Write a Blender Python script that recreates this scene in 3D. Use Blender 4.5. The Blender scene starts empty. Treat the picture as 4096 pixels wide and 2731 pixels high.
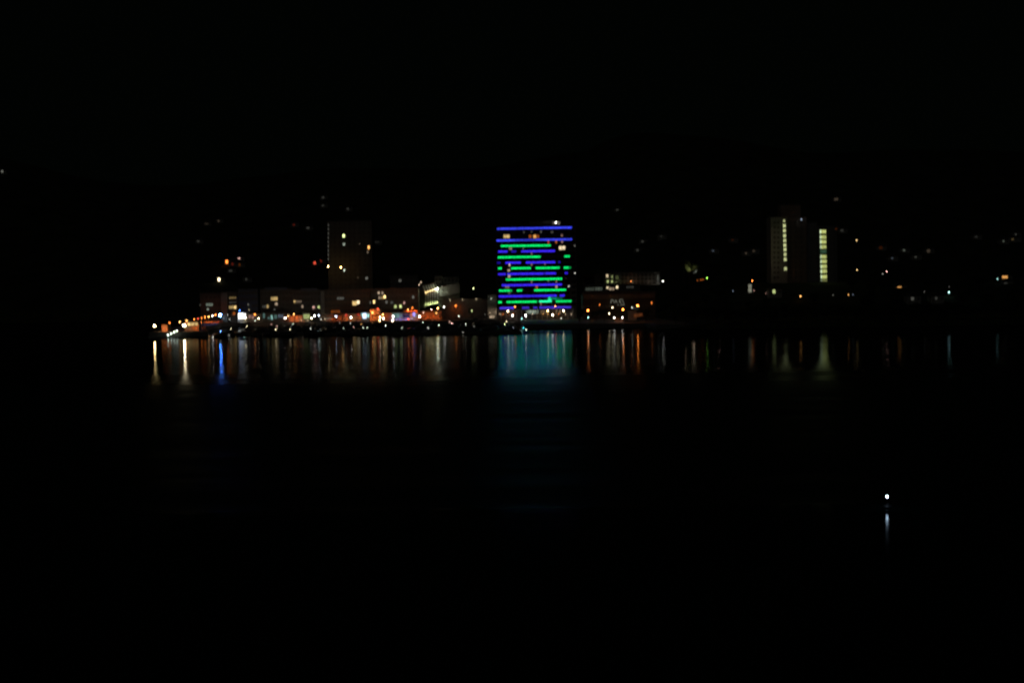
import bpy, math, random
from mathutils import Vector, Matrix

# ------------------------------------------------------------------ camera, sky, exposure
sc = bpy.context.scene
COL = sc.collection
F = 5689.0                      # focal length in pixels of a 4096 px wide frame
PITCH, ROLL = math.radians(2.365), math.radians(0.80)
H0 = 27.0                       # camera height over the water
cam_d = bpy.data.cameras.new("camera")
cam = bpy.data.objects.new("camera", cam_d)
COL.objects.link(cam)
cam_d.sensor_width = 36.0
cam_d.lens = 36.0 * F / 4096.0
cam_d.clip_start, cam_d.clip_end = 1.0, 9000.0
fwd = Vector((0, math.cos(PITCH), -math.sin(PITCH)))
up0 = Vector((0, math.sin(PITCH), math.cos(PITCH)))
rt0 = Vector((1, 0, 0))
UP = math.cos(ROLL) * up0 + math.sin(ROLL) * rt0
RT = math.cos(ROLL) * rt0 - math.sin(ROLL) * up0
R = Matrix((RT, UP, -fwd)).transposed()
cam.matrix_world = Matrix.Translation((0, 0, H0)) @ R.to_4x4()
sc.camera = cam
cam_d.dof.use_dof = True        # the photograph is a touch out of focus
cam_d.dof.focus_distance = 30.0
cam_d.dof.aperture_fstop = 0.95
cam_d.dof.aperture_ratio = 1.6

w = bpy.data.worlds.new("World"); sc.world = w; w.use_nodes = True
nt = w.node_tree; bg = nt.nodes["Background"]
sky = nt.nodes.new("ShaderNodeTexSky"); sky.sky_type = 'NISHITA'; sky.sun_disc = False
sky.sun_elevation = math.radians(35); sky.sun_rotation = math.radians(200)
tint = nt.nodes.new("ShaderNodeMix"); tint.data_type = 'RGBA'; tint.inputs[0].default_value = 0.9
nt.links.new(sky.outputs[0], tint.inputs[6]); tint.inputs[7].default_value = (3.9, 7.2, 4.6, 1)
nt.links.new(tint.outputs[2], bg.inputs[0]); bg.inputs[1].default_value = 0.0001
fill_sun_d = bpy.data.lights.new("fill_sun", 'SUN'); fill_sun_d.energy = 0.019; fill_sun_d.angle = math.radians(0.5)  # weak sun added so pale facades show faintly
fill_sun_d.color = (1, 0.97, 0.92)
fill_sun = bpy.data.objects.new("fill_sun", fill_sun_d); COL.objects.link(fill_sun)
fill_sun.rotation_euler = (math.radians(55), 0, math.radians(-20))

sc.view_settings.view_transform = 'Standard'; sc.view_settings.look = 'None'
sc.view_settings.exposure = 0; sc.view_settings.gamma = 1
sc.render.engine = 'CYCLES'
sc.cycles.max_bounces = 5; sc.cycles.diffuse_bounces = 2; sc.cycles.glossy_bounces = 3
sc.cycles.caustics_reflective = False; sc.cycles.caustics_refractive = False
sc.cycles.use_light_tree = True; sc.cycles.sample_clamp_indirect = 4
sc.cycles.use_adaptive_sampling = True; sc.cycles.adaptive_threshold = 0.01
sc.cycles.filter_width = 1.7
rnd = random.Random(7)

# ------------------------------------------------------------------ placing helpers
def ray(px, py):
    return (RT * ((px - 2048) / F) - UP * ((py - 1365.5) / F) + fwd)
def at(px, py, D):
    d = ray(px, py); t = D / d.y
    return Vector((d.x * t, D, H0 + d.z * t))
def on_z(px, py, z):
    d = ray(px, py); t = (z - H0) / d.z
    return Vector((d.x * t, d.y * t, z))

# ------------------------------------------------------------------ materials
MATS = {}
def mat(key, color, rough=0.7, metal=0.0, noise=0.0, scale=0.3, spec=0.5):
    if key in MATS: return MATS[key]
    m = bpy.data.materials.new(key); m.use_nodes = True
    n = m.node_tree; b = n.nodes["Principled BSDF"]
    b.inputs["Roughness"].default_value = rough; b.inputs["Metallic"].default_value = metal
    b.inputs["Specular IOR Level"].default_value = spec
    c = (*color, 1)
    if noise:
        t = n.nodes.new("ShaderNodeTexNoise"); t.inputs["Scale"].default_value = scale; t.inputs["Detail"].default_value = 5
        g = n.nodes.new("ShaderNodeNewGeometry"); n.links.new(g.outputs["Position"], t.inputs["Vector"])
        r = n.nodes.new("ShaderNodeMapRange"); r.inputs[1].default_value = .3; r.inputs[2].default_value = .7
        r.inputs[3].default_value = 1 - noise; r.inputs[4].default_value = 1 + noise
        n.links.new(t.outputs[0], r.inputs[0])
        v = n.nodes.new("ShaderNodeVectorMath"); v.operation = 'SCALE'; v.inputs[0].default_value = color
        n.links.new(r.outputs[0], v.inputs["Scale"]); n.links.new(v.outputs[0], b.inputs["Base Color"])
    else: b.inputs["Base Color"].default_value = c
    MATS[key] = m; return m

def emis(color, L, vary=0.0, vscale=2.0):
    key = "glow_%.3f_%.3f_%.3f_%.3g_%g_%g" % (*color, L, vary, vscale)
    if key in MATS: return MATS[key]
    m = bpy.data.materials.new("glow"); m.use_nodes = True
    n = m.node_tree; n.nodes.clear()
    o = n.nodes.new("ShaderNodeOutputMaterial"); e = n.nodes.new("ShaderNodeEmission")
    e.inputs[0].default_value = (*color, 1); e.inputs[1].default_value = L
    n.links.new(e.outputs[0], o.inputs[0])
    if vary:
        t = n.nodes.new("ShaderNodeTexNoise"); t.inputs["Scale"].default_value = vscale; t.inputs["Detail"].default_value = 2
        g = n.nodes.new("ShaderNodeNewGeometry"); n.links.new(g.outputs["Position"], t.inputs["Vector"])
        r = n.nodes.new("ShaderNodeMapRange"); r.inputs[1].default_value = .3; r.inputs[2].default_value = .7
        r.inputs[3].default_value = L * (1 - vary); r.inputs[4].default_value = L * (1 + vary)
        n.links.new(t.outputs[0], r.inputs[0]); n.links.new(r.outputs[0], e.inputs[1])
    MATS[key] = m; return m

C = dict(white=(1, .95, .86), warm=(1, .80, .48), yellow=(1, .68, .26), amber=(1, .46, .12), orange=(1, .24, .035),
         red=(1, .10, .05), blue=(.07, .25, 1), bwhite=(.62, .78, 1), teal=(.5, 1, .9), cyan=(.05, .75, .9),
         gwhite=(.85, 1, .78), ygreen=(.85, 1, .38), green=(.45, 1, .12), pink=(1, .55, .45), grey=(.8, .8, .68),
         tan=(1, .74, .5), purple=(.35, .28, 1), sodium=(1, .16, .02))

def L_for(b, area, D, blur=110.0):
    a = area * (F / D) ** 2
    return b * (a + blur) / a

M_dark = mat("dark_metal", (.05, .05, .055), .5, .6)
M_conc = mat("concrete", (.30, .29, .27), .85, 0, .2, .4)
M_asph = mat("asphalt", (.055, .055, .055), .9, 0, .3, .5)
M_glass = mat("dark_glass", (.02, .022, .025), .12, 0)
M_curt = mat("curtained_glass", (.17, .155, .13), .3)
M_pale = mat("pale_render", (.45, .44, .40), .8, 0, .12, .3)
M_white = mat("white_paint", (.62, .62, .60), .6, 0, .08, 1)
M_navy = mat("dark_hull_paint", (.03, .035, .045), .45)
M_deck = mat("weathered_deck", (.10, .09, .08), .8, 0, .2, 2)
M_brown = mat("brown_render", (.26, .20, .15), .85, 0, .15, .3)
M_grey = mat("grey_render", (.22, .22, .21), .85, 0, .15, .3)
M_bluegrey = mat("blue_grey_render", (.16, .20, .27), .8, 0, .12, .3)
M_roof = mat("dark_roofing", (.09, .08, .075), .8, 0, .2, .6)
M_rock = mat("breakwater_rock", (.10, .10, .09), .95, 0, .4, 1)
M_leaf = mat("tree_leaves", (.05, .075, .03), .85, 0, .35, 1.2, .2)
M_bark = mat("bark", (.09, .07, .05), .95, 0, .2, 4)
M_hill = mat("scrub_hillside", (.05, .06, .035), .95, 0, .4, .05, .1)

# ------------------------------------------------------------------ mesh helpers
class MB:
    def __init__(s): s.v = []; s.f = []
    def box(s, c, d, rz=0.0):
        cx, cy, cz = c; hx, hy, hz = d[0] / 2, d[1] / 2, d[2] / 2; n = len(s.v)
        co, si = math.cos(rz), math.sin(rz)
        for z in (-hz, hz):
            for x, y in ((-hx, -hy), (hx, -hy), (hx, hy), (-hx, hy)):
                s.v.append((cx + x * co - y * si, cy + x * si + y * co, cz + z))
        s.f += [(n, n + 3, n + 2, n + 1), (n + 4, n + 5, n + 6, n + 7)] + [(n + i, n + (i + 1) % 4, n + 4 + (i + 1) % 4, n + 4 + i) for i in range(4)]
        return s
    def tube(s, p, q, r1, r2, k=8):
        p, q = Vector(p), Vector(q); d = (q - p).normalized()
        a = d.orthogonal().normalized(); b = d.cross(a); n = len(s.v)
        for c, r in ((p, r1), (q, r2)):
            for i in range(k):
                t = 2 * math.pi * i / k; s.v.append(tuple(c + (a * math.cos(t) + b * math.sin(t)) * r))
        s.f += [(n + i, n + (i + 1) % k, n + k + (i + 1) % k, n + k + i) for i in range(k)]
        s.f += [tuple(n + i for i in reversed(range(k))), tuple(n + k + i for i in range(k))]
        return s
    def prism(s, pts, z0, z1):
        n = len(s.v); k = len(pts)
        s.v += [(x, y, z0) for x, y in pts] + [(x, y, z1) for x, y in pts]
        s.f += [tuple(n + i for i in reversed(range(k))), tuple(n + k + i for i in range(k))]
        s.f += [(n + i, n + (i + 1) % k, n + k + (i + 1) % k, n + k + i) for i in range(k)]
        return s
    def slab(s, pts, dvec):
        n = len(s.v); k = len(pts); dv = Vector(dvec)
        s.v += [tuple(p) for p in pts] + [tuple(Vector(p) + dv) for p in pts]
        s.f += [tuple(n + i for i in range(k)), tuple(n + k + i for i in reversed(range(k)))]
        s.f += [(n + (i + 1) % k, n + i, n + k + i, n + k + (i + 1) % k) for i in range(k)]
        return s
    def ball(s, c, r, seg=8, rings=5, sz=1.0):
        n = len(s.v); c = Vector(c)
        s.v.append(tuple(c + Vector((0, 0, r * sz))))
        for j in range(1, rings):
            ph = math.pi * j / rings
            for i in range(seg):
                t = 2 * math.pi * i / seg
                s.v.append((c.x + r * math.sin(ph) * math.cos(t), c.y + r * math.sin(ph) * math.sin(t), c.z + r * sz * math.cos(ph)))
        s.v.append(tuple(c - Vector((0, 0, r * sz)))); last = len(s.v) - 1
        for i in range(seg):
            s.f.append((n, n + 1 + i, n + 1 + (i + 1) % seg))
            for j in range(rings - 2):
                a = n + 1 + j * seg
                s.f.append((a + i, a + seg + i, a + seg + (i + 1) % seg, a + (i + 1) % seg))
            a = n + 1 + (rings - 2) * seg
            s.f.append((a + i, last, a + (i + 1) % seg))
        return s
    def mesh(s, name, m):
        me = bpy.data.meshes.new(name); me.from_pydata(s.v, [], s.f); me.update()
        if m: me.materials.append(m)
        return me
def link(name, me, parent=None, loc=None, rz=0.0):
    o = bpy.data.objects.new(name, me); COL.objects.link(o)
    if parent: o.parent = parent
    if loc is not None: o.location = loc
    if rz: o.rotation_euler[2] = rz
    return o
def part(name, mb, m, parent=None, loc=None):
    return link(name, mb.mesh(name, m), parent, loc)
def empty(name, loc, label, cat, group=None, rz=0.0):
    o = bpy.data.objects.new(name, None); COL.objects.link(o); o.location = loc; o.rotation_euler[2] = rz
    o["label"] = label; o["category"] = cat
    if group: o["group"] = group
    return o
def tag(o, label=None, cat=None, group=None, kind=None):
    for k, v in (("label", label), ("category", cat), ("group", group), ("kind", kind)):
        if v: o[k] = v
    return o
UNIT = {}
def unit_box(m):
    if m.name not in UNIT: UNIT[m.name] = MB().box((0, 0, 0), (1, 1, 1)).mesh("block", m)
    return UNIT[m.name]
def block(name, m, parent, c, d):
    o = link(name, unit_box(m), parent, c); o.scale = d
    return o
def point(parent, loc, color, watt, radius=.25, name="light", aim=(0, 1, -.35), cone=165):
    l = bpy.data.lights.new(name, 'SPOT'); l.energy = watt; l.color = color; l.shadow_soft_size = radius
    l.spot_size = math.radians(cone); l.spot_blend = .6       # shielded wash light turned to the wall behind it
    o = bpy.data.objects.new(name, l); COL.objects.link(o); o.parent = parent; o.location = loc
    o.rotation_euler = Vector(aim).to_track_quat('-Z', 'Y').to_euler()
    return o

# ------------------------------------------------------------------ terrain, land, water
def S(t): t = max(0.0, min(1.0, t)); return t * t * (3 - 2 * t)
def hterr(x, y):
    h = 175 * S((y - 1010) / 950) * (1.0 + .10 * math.sin(x / 210 + 1) + .05 * math.sin(x / 70 + y / 160) + .22 * S((-x - 300) / 500))
    h += 22 * S((x - 95) / 60) * S((y - 788) / 175)
    if x < -262 or x > 95: h += .35
    h += 1.2 * math.sin(x / 23 + 2) * math.sin(y / 31) * S((y - 1030) / 100)
    return 2.3 + h
def on_terrain(px, py, lift=0.0):
    d = ray(px, py); D = 1000.0
    while D < 2300:
        t = D / d.y; z = H0 + d.z * t
        if z - lift < hterr(d.x * t, D): return Vector((d.x * t, D, z))
        D += 2.0
    return Vector((d.x * D / d.y, 1950, H0 + d.z * 1950 / d.y))

wm = bpy.data.materials.new("harbour_water"); wm.use_nodes = True
n = wm.node_tree; n.nodes.clear()
out = n.nodes.new("ShaderNodeOutputMaterial"); mix = n.nodes.new("ShaderNodeMixShader")
gl = n.nodes.new("ShaderNodeBsdfGlossy"); gl.distribution = 'BECKMANN'; gl.inputs["Color"].default_value = (.42, .45, .47, 1)
df = n.nodes.new("ShaderNodeBsdfDiffuse"); df.inputs["Color"].default_value = (.006, .014, .014, 1)
fr = n.nodes.new("ShaderNodeFresnel"); fr.inputs["IOR"].default_value = 1.33
geo = n.nodes.new("ShaderNodeNewGeometry")
def wnoise(sx, sy, scale, det=3):
    mp = n.nodes.new("ShaderNodeVectorMath"); mp.operation = 'MULTIPLY'; mp.inputs[1].default_value = (sx, sy, 1)
    n.links.new(geo.outputs["Position"], mp.inputs[0])
    t = n.nodes.new("ShaderNodeTexNoise"); t.inputs["Scale"].default_value = scale; t.inputs["Detail"].default_value = det
    n.links.new(mp.outputs[0], t.inputs["Vector"]); return t
wind = wnoise(.12, 1, .022, 3)                       # long patches of wind
mr = n.nodes.new("ShaderNodeMapRange"); mr.inputs[1].default_value = .35; mr.inputs[2].default_value = .65
mr.inputs[3].default_value = .105; mr.inputs[4].default_value = .145
n.links.new(wind.outputs[0], mr.inputs[0])
# a broad wind-roughened lane lies across the harbour, calmer water on both sides of it
sepx = n.nodes.new("ShaderNodeSeparateXYZ"); n.links.new(geo.outputs["Position"], sepx.inputs[0])
edge = wnoise(.28, 1, .03, 4)
eo = n.nodes.new("ShaderNodeMath"); eo.operation = 'MULTIPLY_ADD'; eo.inputs[1].default_value = 110; n.links.new(edge.outputs[0], eo.inputs[0]); n.links.new(sepx.outputs[1], eo.inputs[2])
def lane(a, b):
    q = n.nodes.new("ShaderNodeMapRange"); q.interpolation_type = 'SMOOTHSTEP'; q.inputs[1].default_value = a; q.inputs[2].default_value = b
    n.links.new(eo.outputs[0], q.inputs[0]); return q
l1, l2 = lane(168, 173), lane(600, 350)
n.links.new(sepx.outputs[1], l1.inputs[0])
pw = n.nodes.new("ShaderNodeMath"); pw.operation = 'POWER'; pw.inputs[1].default_value = 1.6; n.links.new(l2.outputs[0], pw.inputs[0])
lm = n.nodes.new("ShaderNodeMath"); lm.operation = 'MULTIPLY'; n.links.new(l1.outputs[0], lm.inputs[0]); n.links.new(pw.outputs[0], lm.inputs[1])
la = n.nodes.new("ShaderNodeMath"); la.operation = 'MULTIPLY_ADD'; la.inputs[1].default_value = .34
bandn = wnoise(.05, 1, .085, 5)
bm = n.nodes.new("ShaderNodeMapRange"); bm.inputs[1].default_value = .35; bm.inputs[2].default_value = .65; bm.inputs[3].default_value = .72; bm.inputs[4].default_value = 1.28
n.links.new(bandn.outputs[0], bm.inputs[0])
lb = n.nodes.new("ShaderNodeMath"); lb.operation = 'MULTIPLY'; n.links.new(lm.outputs[0], lb.inputs[0]); n.links.new(bm.outputs[0], lb.inputs[1])
nr = n.nodes.new("ShaderNodeMath"); nr.operation = 'MULTIPLY_ADD'; nr.inputs[1].default_value = -.13; nr.inputs[2].default_value = .13   # light ripple close in
n.links.new(l1.outputs[0], nr.inputs[0])
ls = n.nodes.new("ShaderNodeMath"); ls.operation = 'ADD'; n.links.new(lb.outputs[0], ls.inputs[0]); n.links.new(nr.outputs[0], ls.inputs[1])
n.links.new(ls.outputs[0], la.inputs[0]); n.links.new(mr.outputs[0], la.inputs[2]); n.links.new(la.outputs[0], gl.inputs["Roughness"])
rip = wnoise(.45, 1, .16, 4)
bp = n.nodes.new("ShaderNodeBump"); bp.inputs["Strength"].default_value = 1.0; bp.inputs["Distance"].default_value = .05
n.links.new(rip.outputs[0], bp.inputs["Height"])
n.links.new(bp.outputs[0], gl.inputs["Normal"])
n.links.new(fr.outputs[0], mix.inputs[0]); n.links.new(df.outputs[0], mix.inputs[1]); n.links.new(gl.outputs[0], mix.inputs[2])
n.links.new(mix.outputs[0], out.inputs[0])
me = bpy.data.meshes.new("water")
me.from_pydata([(-4000, -500, 0), (4000, -500, 0), (4000, 4500, 0), (-4000, 4500, 0)], [], [(0, 1, 2, 3)]); me.materials.append(wm)
tag(link("water", me), kind="structure")

land = [(-200, 784), (-166, 777), (-188, 872), (-197, 966), (-186, 976), (-90, 939), (6, 942), (7, 828), (77, 828), (80, 790),
        (330, 788), (1800, 800), (1800, 2600), (-1800, 2600), (-1800, 1250), (-270, 1150), (-216, 960)]
tag(part("ground", MB().prism(land, -1.5, 2.4), mat("quay_paving", (.17, .16, .15), .85, 0, .25, .25)), kind="structure")
# kerb / capping stone along the quay edge
for k, (a, b) in enumerate(zip(land[:9], land[1:9])):
    a3, b3 = Vector((*a, 2.45)), Vector((*b, 2.45)); mid = (a3 + b3) / 2; dl = b3 - a3
    o = part("quay_kerb", MB().box((0, 0, 0), (dl.length, .5, .18)), M_conc, None, mid + Vector((0, 0, .05)))
    o.rotation_euler[2] = math.atan2(dl.y, dl.x); tag(o, kind="structure")
NX, NY = 120, 76
vs, fs = [], []
for j in range(NY):
    y = 776 + (2590 - 776) * (j / (NY - 1)) ** 1.25
    for i in range(NX):
        x = -1750 + 3500 * i / (NX - 1)
        inland = (y > 1000 and (x > -215 or y > 1160)) or (x > 92 and y > 780)
        vs.append((x, y, hterr(x, y) if inland else -2.0))
for j in range(NY - 1):
    for i in range(NX - 1):
        a = j * NX + i; fs.append((a, a + 1, a + NX + 1, a + NX))
me = bpy.data.meshes.new("hills"); me.from_pydata(vs, [], fs); me.materials.append(M_hill)
for p in me.polygons: p.use_smooth = True
tag(link("hills", me), kind="structure")
road = MB().slab([(-196, 990, 2.404), (80, 958, 2.404), (80, 950, 2.404), (-196, 982, 2.404)], (0, 0, .02))
tag(part("quay_road", road, M_asph), kind="structure")
road = MB().slab([(-197, 800, 2.404), (-190, 800, 2.404), (-199, 975, 2.404), (-206, 975, 2.404)], (0, 0, .02))
tag(part("pier_road", road, M_asph), kind="structure")

# breakwater and floating boom
bw = MB(); a, b = Vector((-158, 788, 0)), Vector((5, 753, 0)); N = 90
prof = [(-5, -1.2), (-2.6, .5), (-1.0, 1.2), (1.0, 1.25), (2.6, .5), (5, -1.2)]
for i in range(N + 1):
    p = a.lerp(b, i / N)
    for dx, z in prof: bw.v.append((p.x + rnd.uniform(-.4, .4), p.y + dx + rnd.uniform(-.5, .5), z + rnd.uniform(-.35, .35)))
for i in range(N):
    for j in range(5):
        q = i * 6 + j; bw.f.append((q, q + 6, q + 7, q + 1))
bw.f += [tuple(range(6)), tuple(reversed(range(N * 6, N * 6 + 6)))]
tag(part("breakwater", bw, M_rock), "long low dark rock breakwater sheltering the marina from open water", "breakwater")
t = empty("floating_boom", (6, 755, 0), "thin dark floating boom stretched across the water in front of the striped hotel", "boom")
for i in range(14):
    block("float", M_navy, t, (i * 4.2 + 2, i * .05, .12), (3.9, 1.5, .75))

# ------------------------------------------------------------------ lamps
def cachem(key, fn):
    if key not in UNIT: UNIT[key] = fn()
    return UNIT[key]
PIER = "street lamps along the pier"
QUAY = "street lamps along the waterfront road"
def street_lamp(px, py, ck, b, label, D=955., group=None, base=None, r=.30, name="street_lamp", cat="street lamp", h=None):
    p = at(px, py, D)
    g = base if base is not None else 2.42
    hh = p.z - g
    if hh < .8: g = p.z - .8; hh = .8
    t = empty(name, (p.x, p.y, g), label, cat, group)
    q = round(hh * 2) / 2 or .5
    pole = link("pole", cachem(("pole",), lambda: MB().tube((0, 0, 0), (0, 0, 1), .11, .07).mesh("pole", M_dark)), t, (.55, 0, 0))
    pole.scale = (1, 1, hh + .35)
    if hh > 2.5:
        link("arm", cachem(("arm",), lambda: MB().tube((.55, 0, .32), (-.05, 0, .42), .05, .04, 6).mesh("arm", M_dark)), t, (0, 0, hh))
    link("lamp_head", cachem(("head",), lambda: MB().box((0, 0, .40), (.75, .32, .10)).mesh("lamp_head", M_dark)), t, (0, 0, hh))
    A = math.pi * r * r
    me = cachem(("globe", ck, b, r, round(D, -1)), lambda: MB().ball((0, 0, 0), r).mesh("lamp_globe", emis(C[ck], L_for(b, A, D))))
    link("lamp_globe", me, t, (0, 0, hh))
    if group in (PIER, QUAY) and hh > 3:
        ob = ck in ('orange', 'amber', 'red')
        point(t, (0, 0, hh - .5), C['sodium' if ob else ck], (420 if group == PIER else 260 if px < 2340 else 70) if ob else 50, .3, aim=(0, .1, -1), cone=118)
    return t

LAMPS = [
 # px, py, colour, brightness, label, D, group, r
 (617.8,1302.7,'yellow',34,"bright yellow lamp alone at the very tip of the pier",786,PIER,.40),
 (678.6,1290.3,'orange',.9,"dim orange lamp above the orange-lit pier hut",790,PIER,.30),
 (719.8,1287.4,'amber',1.8,"amber lamp just on the seaward side of the pier's white floodlight",800,PIER,.30),
 (746.5,1282.6,'amber',1.8,"amber lamp above the pier terminal's bright canopy",806,PIER,.30),
 (776.8,1276.9,'orange',1.0,"orange lamp over the landward end of the pier canopy",836,PIER,.30),
 (791.9,1274.0,'red',.5,"dim red lamp next landward from the pier canopy",851,PIER,.30),
 (806.4,1272.1,'orange',.9,"small orange lamp midway along the pier lamp row",866,PIER,.30),
 (819.6,1268.3,'orange',1.3,"orange lamp midway up the pier where the orange wall begins",884,PIER,.30),
 (834.6,1266.4,'amber',1.6,"amber lamp two before the blue floodlight on the pier row",902,PIER,.30),
 (849.9,1263.5,'white',2.2,"only white lamp in the pier's receding orange row",925,PIER,.30),
 (862.3,1260.0,'orange',1.3,"last orange lamp of the pier row before the blue floodlight",945,PIER,.30),
 (804.0,1288.8,'orange',.8,"low orange lamp beneath the pier's row of tall lamps",860,PIER,.25),
 (791.5,1286.8,'grey',.25,"faint grey lamp beside the low orange pier lamp",850,PIER,.25),
 (911,1258,'grey',.12,"faint grey lamp just landward of the blue floodlight",960,None,.2),
 (918.7,1276,'grey',.22,"faint low grey lamp below the orange kiosk sign",950,None,.2),
 (982,1271,'warm',5,"warm lamp at the landward side of the white-lit pavilion",955,QUAY,.32),
 (1019.7,1257.8,'orange',1.6,"round orange lamp between the white pavilion and the green shopfronts",960,QUAY,.36),
 (1034.6,1273,'warm',3,"warm white lamp under the round orange lamp",955,QUAY,.3),
 (1020.8,1282.6,'gwhite',.3,"faint greenish lamp low below the round orange lamp",950,None,.25),
 (1140.8,1271.7,'white',5,"bright white lamp at the end of the teal shopfronts",955,QUAY,.32),
 (1152.9,1263.5,'yellow',.7,"small yellow lamp beside the bright white lamp by the teal shops",958,QUAY,.3),
 (1175.8,1255.8,'amber',1.6,"amber lamp over the orange-lit wall beside the pale green shop",958,QUAY,.36),
 (1246,1272,'warm',4,"warm lamp just under the two floodlights by the pale green shop",953,QUAY,.32),
 (1258,1263,'white',6,"large white floodlight beside the pale green shop",955,QUAY,.4),
 (1275,1262,'bwhite',2.5,"bluish white lamp next to the large white floodlight",955,QUAY,.36),
 (1284,1277,'grey',.3,"faint lamp low on the quay by the brown building's corner",950,None,.25),
 (1344,1266,'bwhite',3,"bluish white lamp beneath the dull red neon sign",955,QUAY,.42),
 (1404,1269,'white',4,"white lamp between the two small red signs",955,QUAY,.32),
 (1490,1250,'amber',2.2,"amber lamp on the front of the orange-lit bar",960,QUAY,.32),
 (1511,1234.8,'red',.8,"reddish lamp above the corner of the orange-lit bar",963,QUAY,.3),
 (1520,1268,'warm',5,"uppermost warm lamp at the corner of the orange bar",955,QUAY,.34),
 (1518.7,1281.7,'yellow',4,"lowest yellow lamp at the corner of the orange bar",948,QUAY,.34),
 (1531,1258,'amber',2.6,"amber lamp over the cluster at the orange bar's corner",958,QUAY,.36),
 (1533.6,1273,'warm',7,"largest warm lamp in the cluster at the orange bar's corner",952,QUAY,.38),
 (1571,1281,'warm',7,"lower warm lamp at the edge of the purple restaurant",948,QUAY,.38),
 (1573,1266,'white',5,"upper white lamp at the edge of the purple restaurant",954,QUAY,.34),
 (1573,1293,'grey',.6,"faint lamp low beneath the purple restaurant's pair of lamps",940,None,.25),
 (1632.5,1238.6,'amber',1.0,"amber lamp over the purple restaurant's orange awning",965,QUAY,.32),
 (1649,1231,'orange',.9,"orange lamp highest above the purple restaurant",966,QUAY,.3),
 (1634,1276,'red',1.0,"small red lamp low in front of the purple restaurant",950,QUAY,.28),
 (1679,1266,'white',5,"white lamp between the purple restaurant and the red-brown shops",954,QUAY,.36),
 (1693.8,1250,'grey',.3,"faint pale lamp on the red-brown shops",960,None,.3),
 (1725,1237.7,'pink',1.0,"pale pink lamp over the red-brown shops",960,QUAY,.28),
 (1751,1233,'amber',2.4,"amber lamp over the end of the red-brown shops",960,QUAY,.34),
 (1745.4,1252,'amber',.6,"soft amber lamp on the end wall of the red-brown shops",962,QUAY,.5),
 (1776.4,1228,'white',2,"white lamp standing below the lit colonnade building",962,QUAY,.3),
 (1823,1222,'orange',1.2,"orange lamp with a cone of light under the dark hall's eaves",966,QUAY,.34),
 (1835.5,1264.5,'grey',.4,"faint grey lamp beside the pale parked cars",955,None,.25),
 (1887,1242.5,'ygreen',.3,"dim green lamp inside the crown of the quayside tree",960,None,.35),
 (1893.5,1153,'ygreen',.7,"yellow-green lamp alone in the dark between colonnade building and striped hotel",1010,None,.34),
 (1997,1263,'white',5,"white lamp nearest the pale lit panel beside the striped hotel",955,QUAY,.34),
 (2012.5,1269,'amber',4,"amber-white lamp low at the corner of the striped hotel",952,QUAY,.36),
 (2032,1244.4,'warm',4,"warm lamp over the corner of the striped hotel",940,QUAY,.32),
 (2050,1261.6,'white',4.5,"white lamp before the red-lit base of the striped hotel",940,QUAY,.34),
 (2060,1227,'orange',1.4,"orange lamp overlapping the lowest purple strip near the hotel's corner",939,QUAY,.28),
 (2103,1262,'white',6,"white lamp in front of the hotel's pale lobby columns",925,QUAY,.36),
 (2087,1274,'teal',.6,"dim greenish lamp low in front of the hotel lobby",900,QUAY,.25),
 (2191,1243.4,'yellow',4,"yellow lamp above the amber-lit hotel terrace",930,QUAY,.34),
 (2210.5,1260,'white',7,"white lamp on the amber-lit hotel terrace",925,QUAY,.36),
 (2221,1224,'orange',1.5,"orange lamp overlapping the lowest purple strip above the terrace",939,QUAY,.28),
 (2253.7,1242.4,'warm',4,"tall warm white lamp at the far end of the hotel terrace",930,QUAY,.40),
 (2245,1273,'grey',.35,"faint grey lamp low on the dark lawn by the hotel terrace",900,None,.25),
 (2352,1241.5,'orange',4.5,"amber lamp standing alone between the hotel and the lettered building",900,QUAY,.34),
 (2353,1270,'teal',.7,"dim greenish white lamp directly under the lone amber lamp",860,QUAY,.28),
 (2398.7,1218.5,'orange',.3,"dull orange lamp under the long brown fascia",925,None,.32),
 (2449.8,1230.6,'warm',1.1,"warm lamp directly below the pale letters",915,QUAY,.32),
 (2437,1254,'warm',1.2,"warm lamp lower down beside the pale letters",890,QUAY,.3),
 (2457.4,1271,'white',1.7,"white lamp at one end of the orange-lit curved wall",850,QUAY,.38),
 (2490,1270,'white',1.7,"white lamp at the other end of the orange-lit curved wall, nearer the dark headland",850,QUAY,.38),
 (2492,1238.6,'orange',4.5,"amber lamp above the orange-lit curved wall",855,QUAY,.32),
 (2550.6,1223,'orange',7,"brightest amber lamp near the dark headland",852,QUAY,.36),
 (2606.7,1211,'orange',.5,"dull red-orange lamp at the end of the long brown fascia",915,None,.3),
 (2528,1230,'grey',.35,"faint grey lamp beside the brightest amber lamp",880,None,.3),
]
for px, py, ck, b, lab, D, grp, r in LAMPS:
    if grp == QUAY and b > 2 and px < 2340: b = 2 + (b - 2) * .55
    street_lamp(px, py, ck, b, lab, D, grp, None, r)
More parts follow.
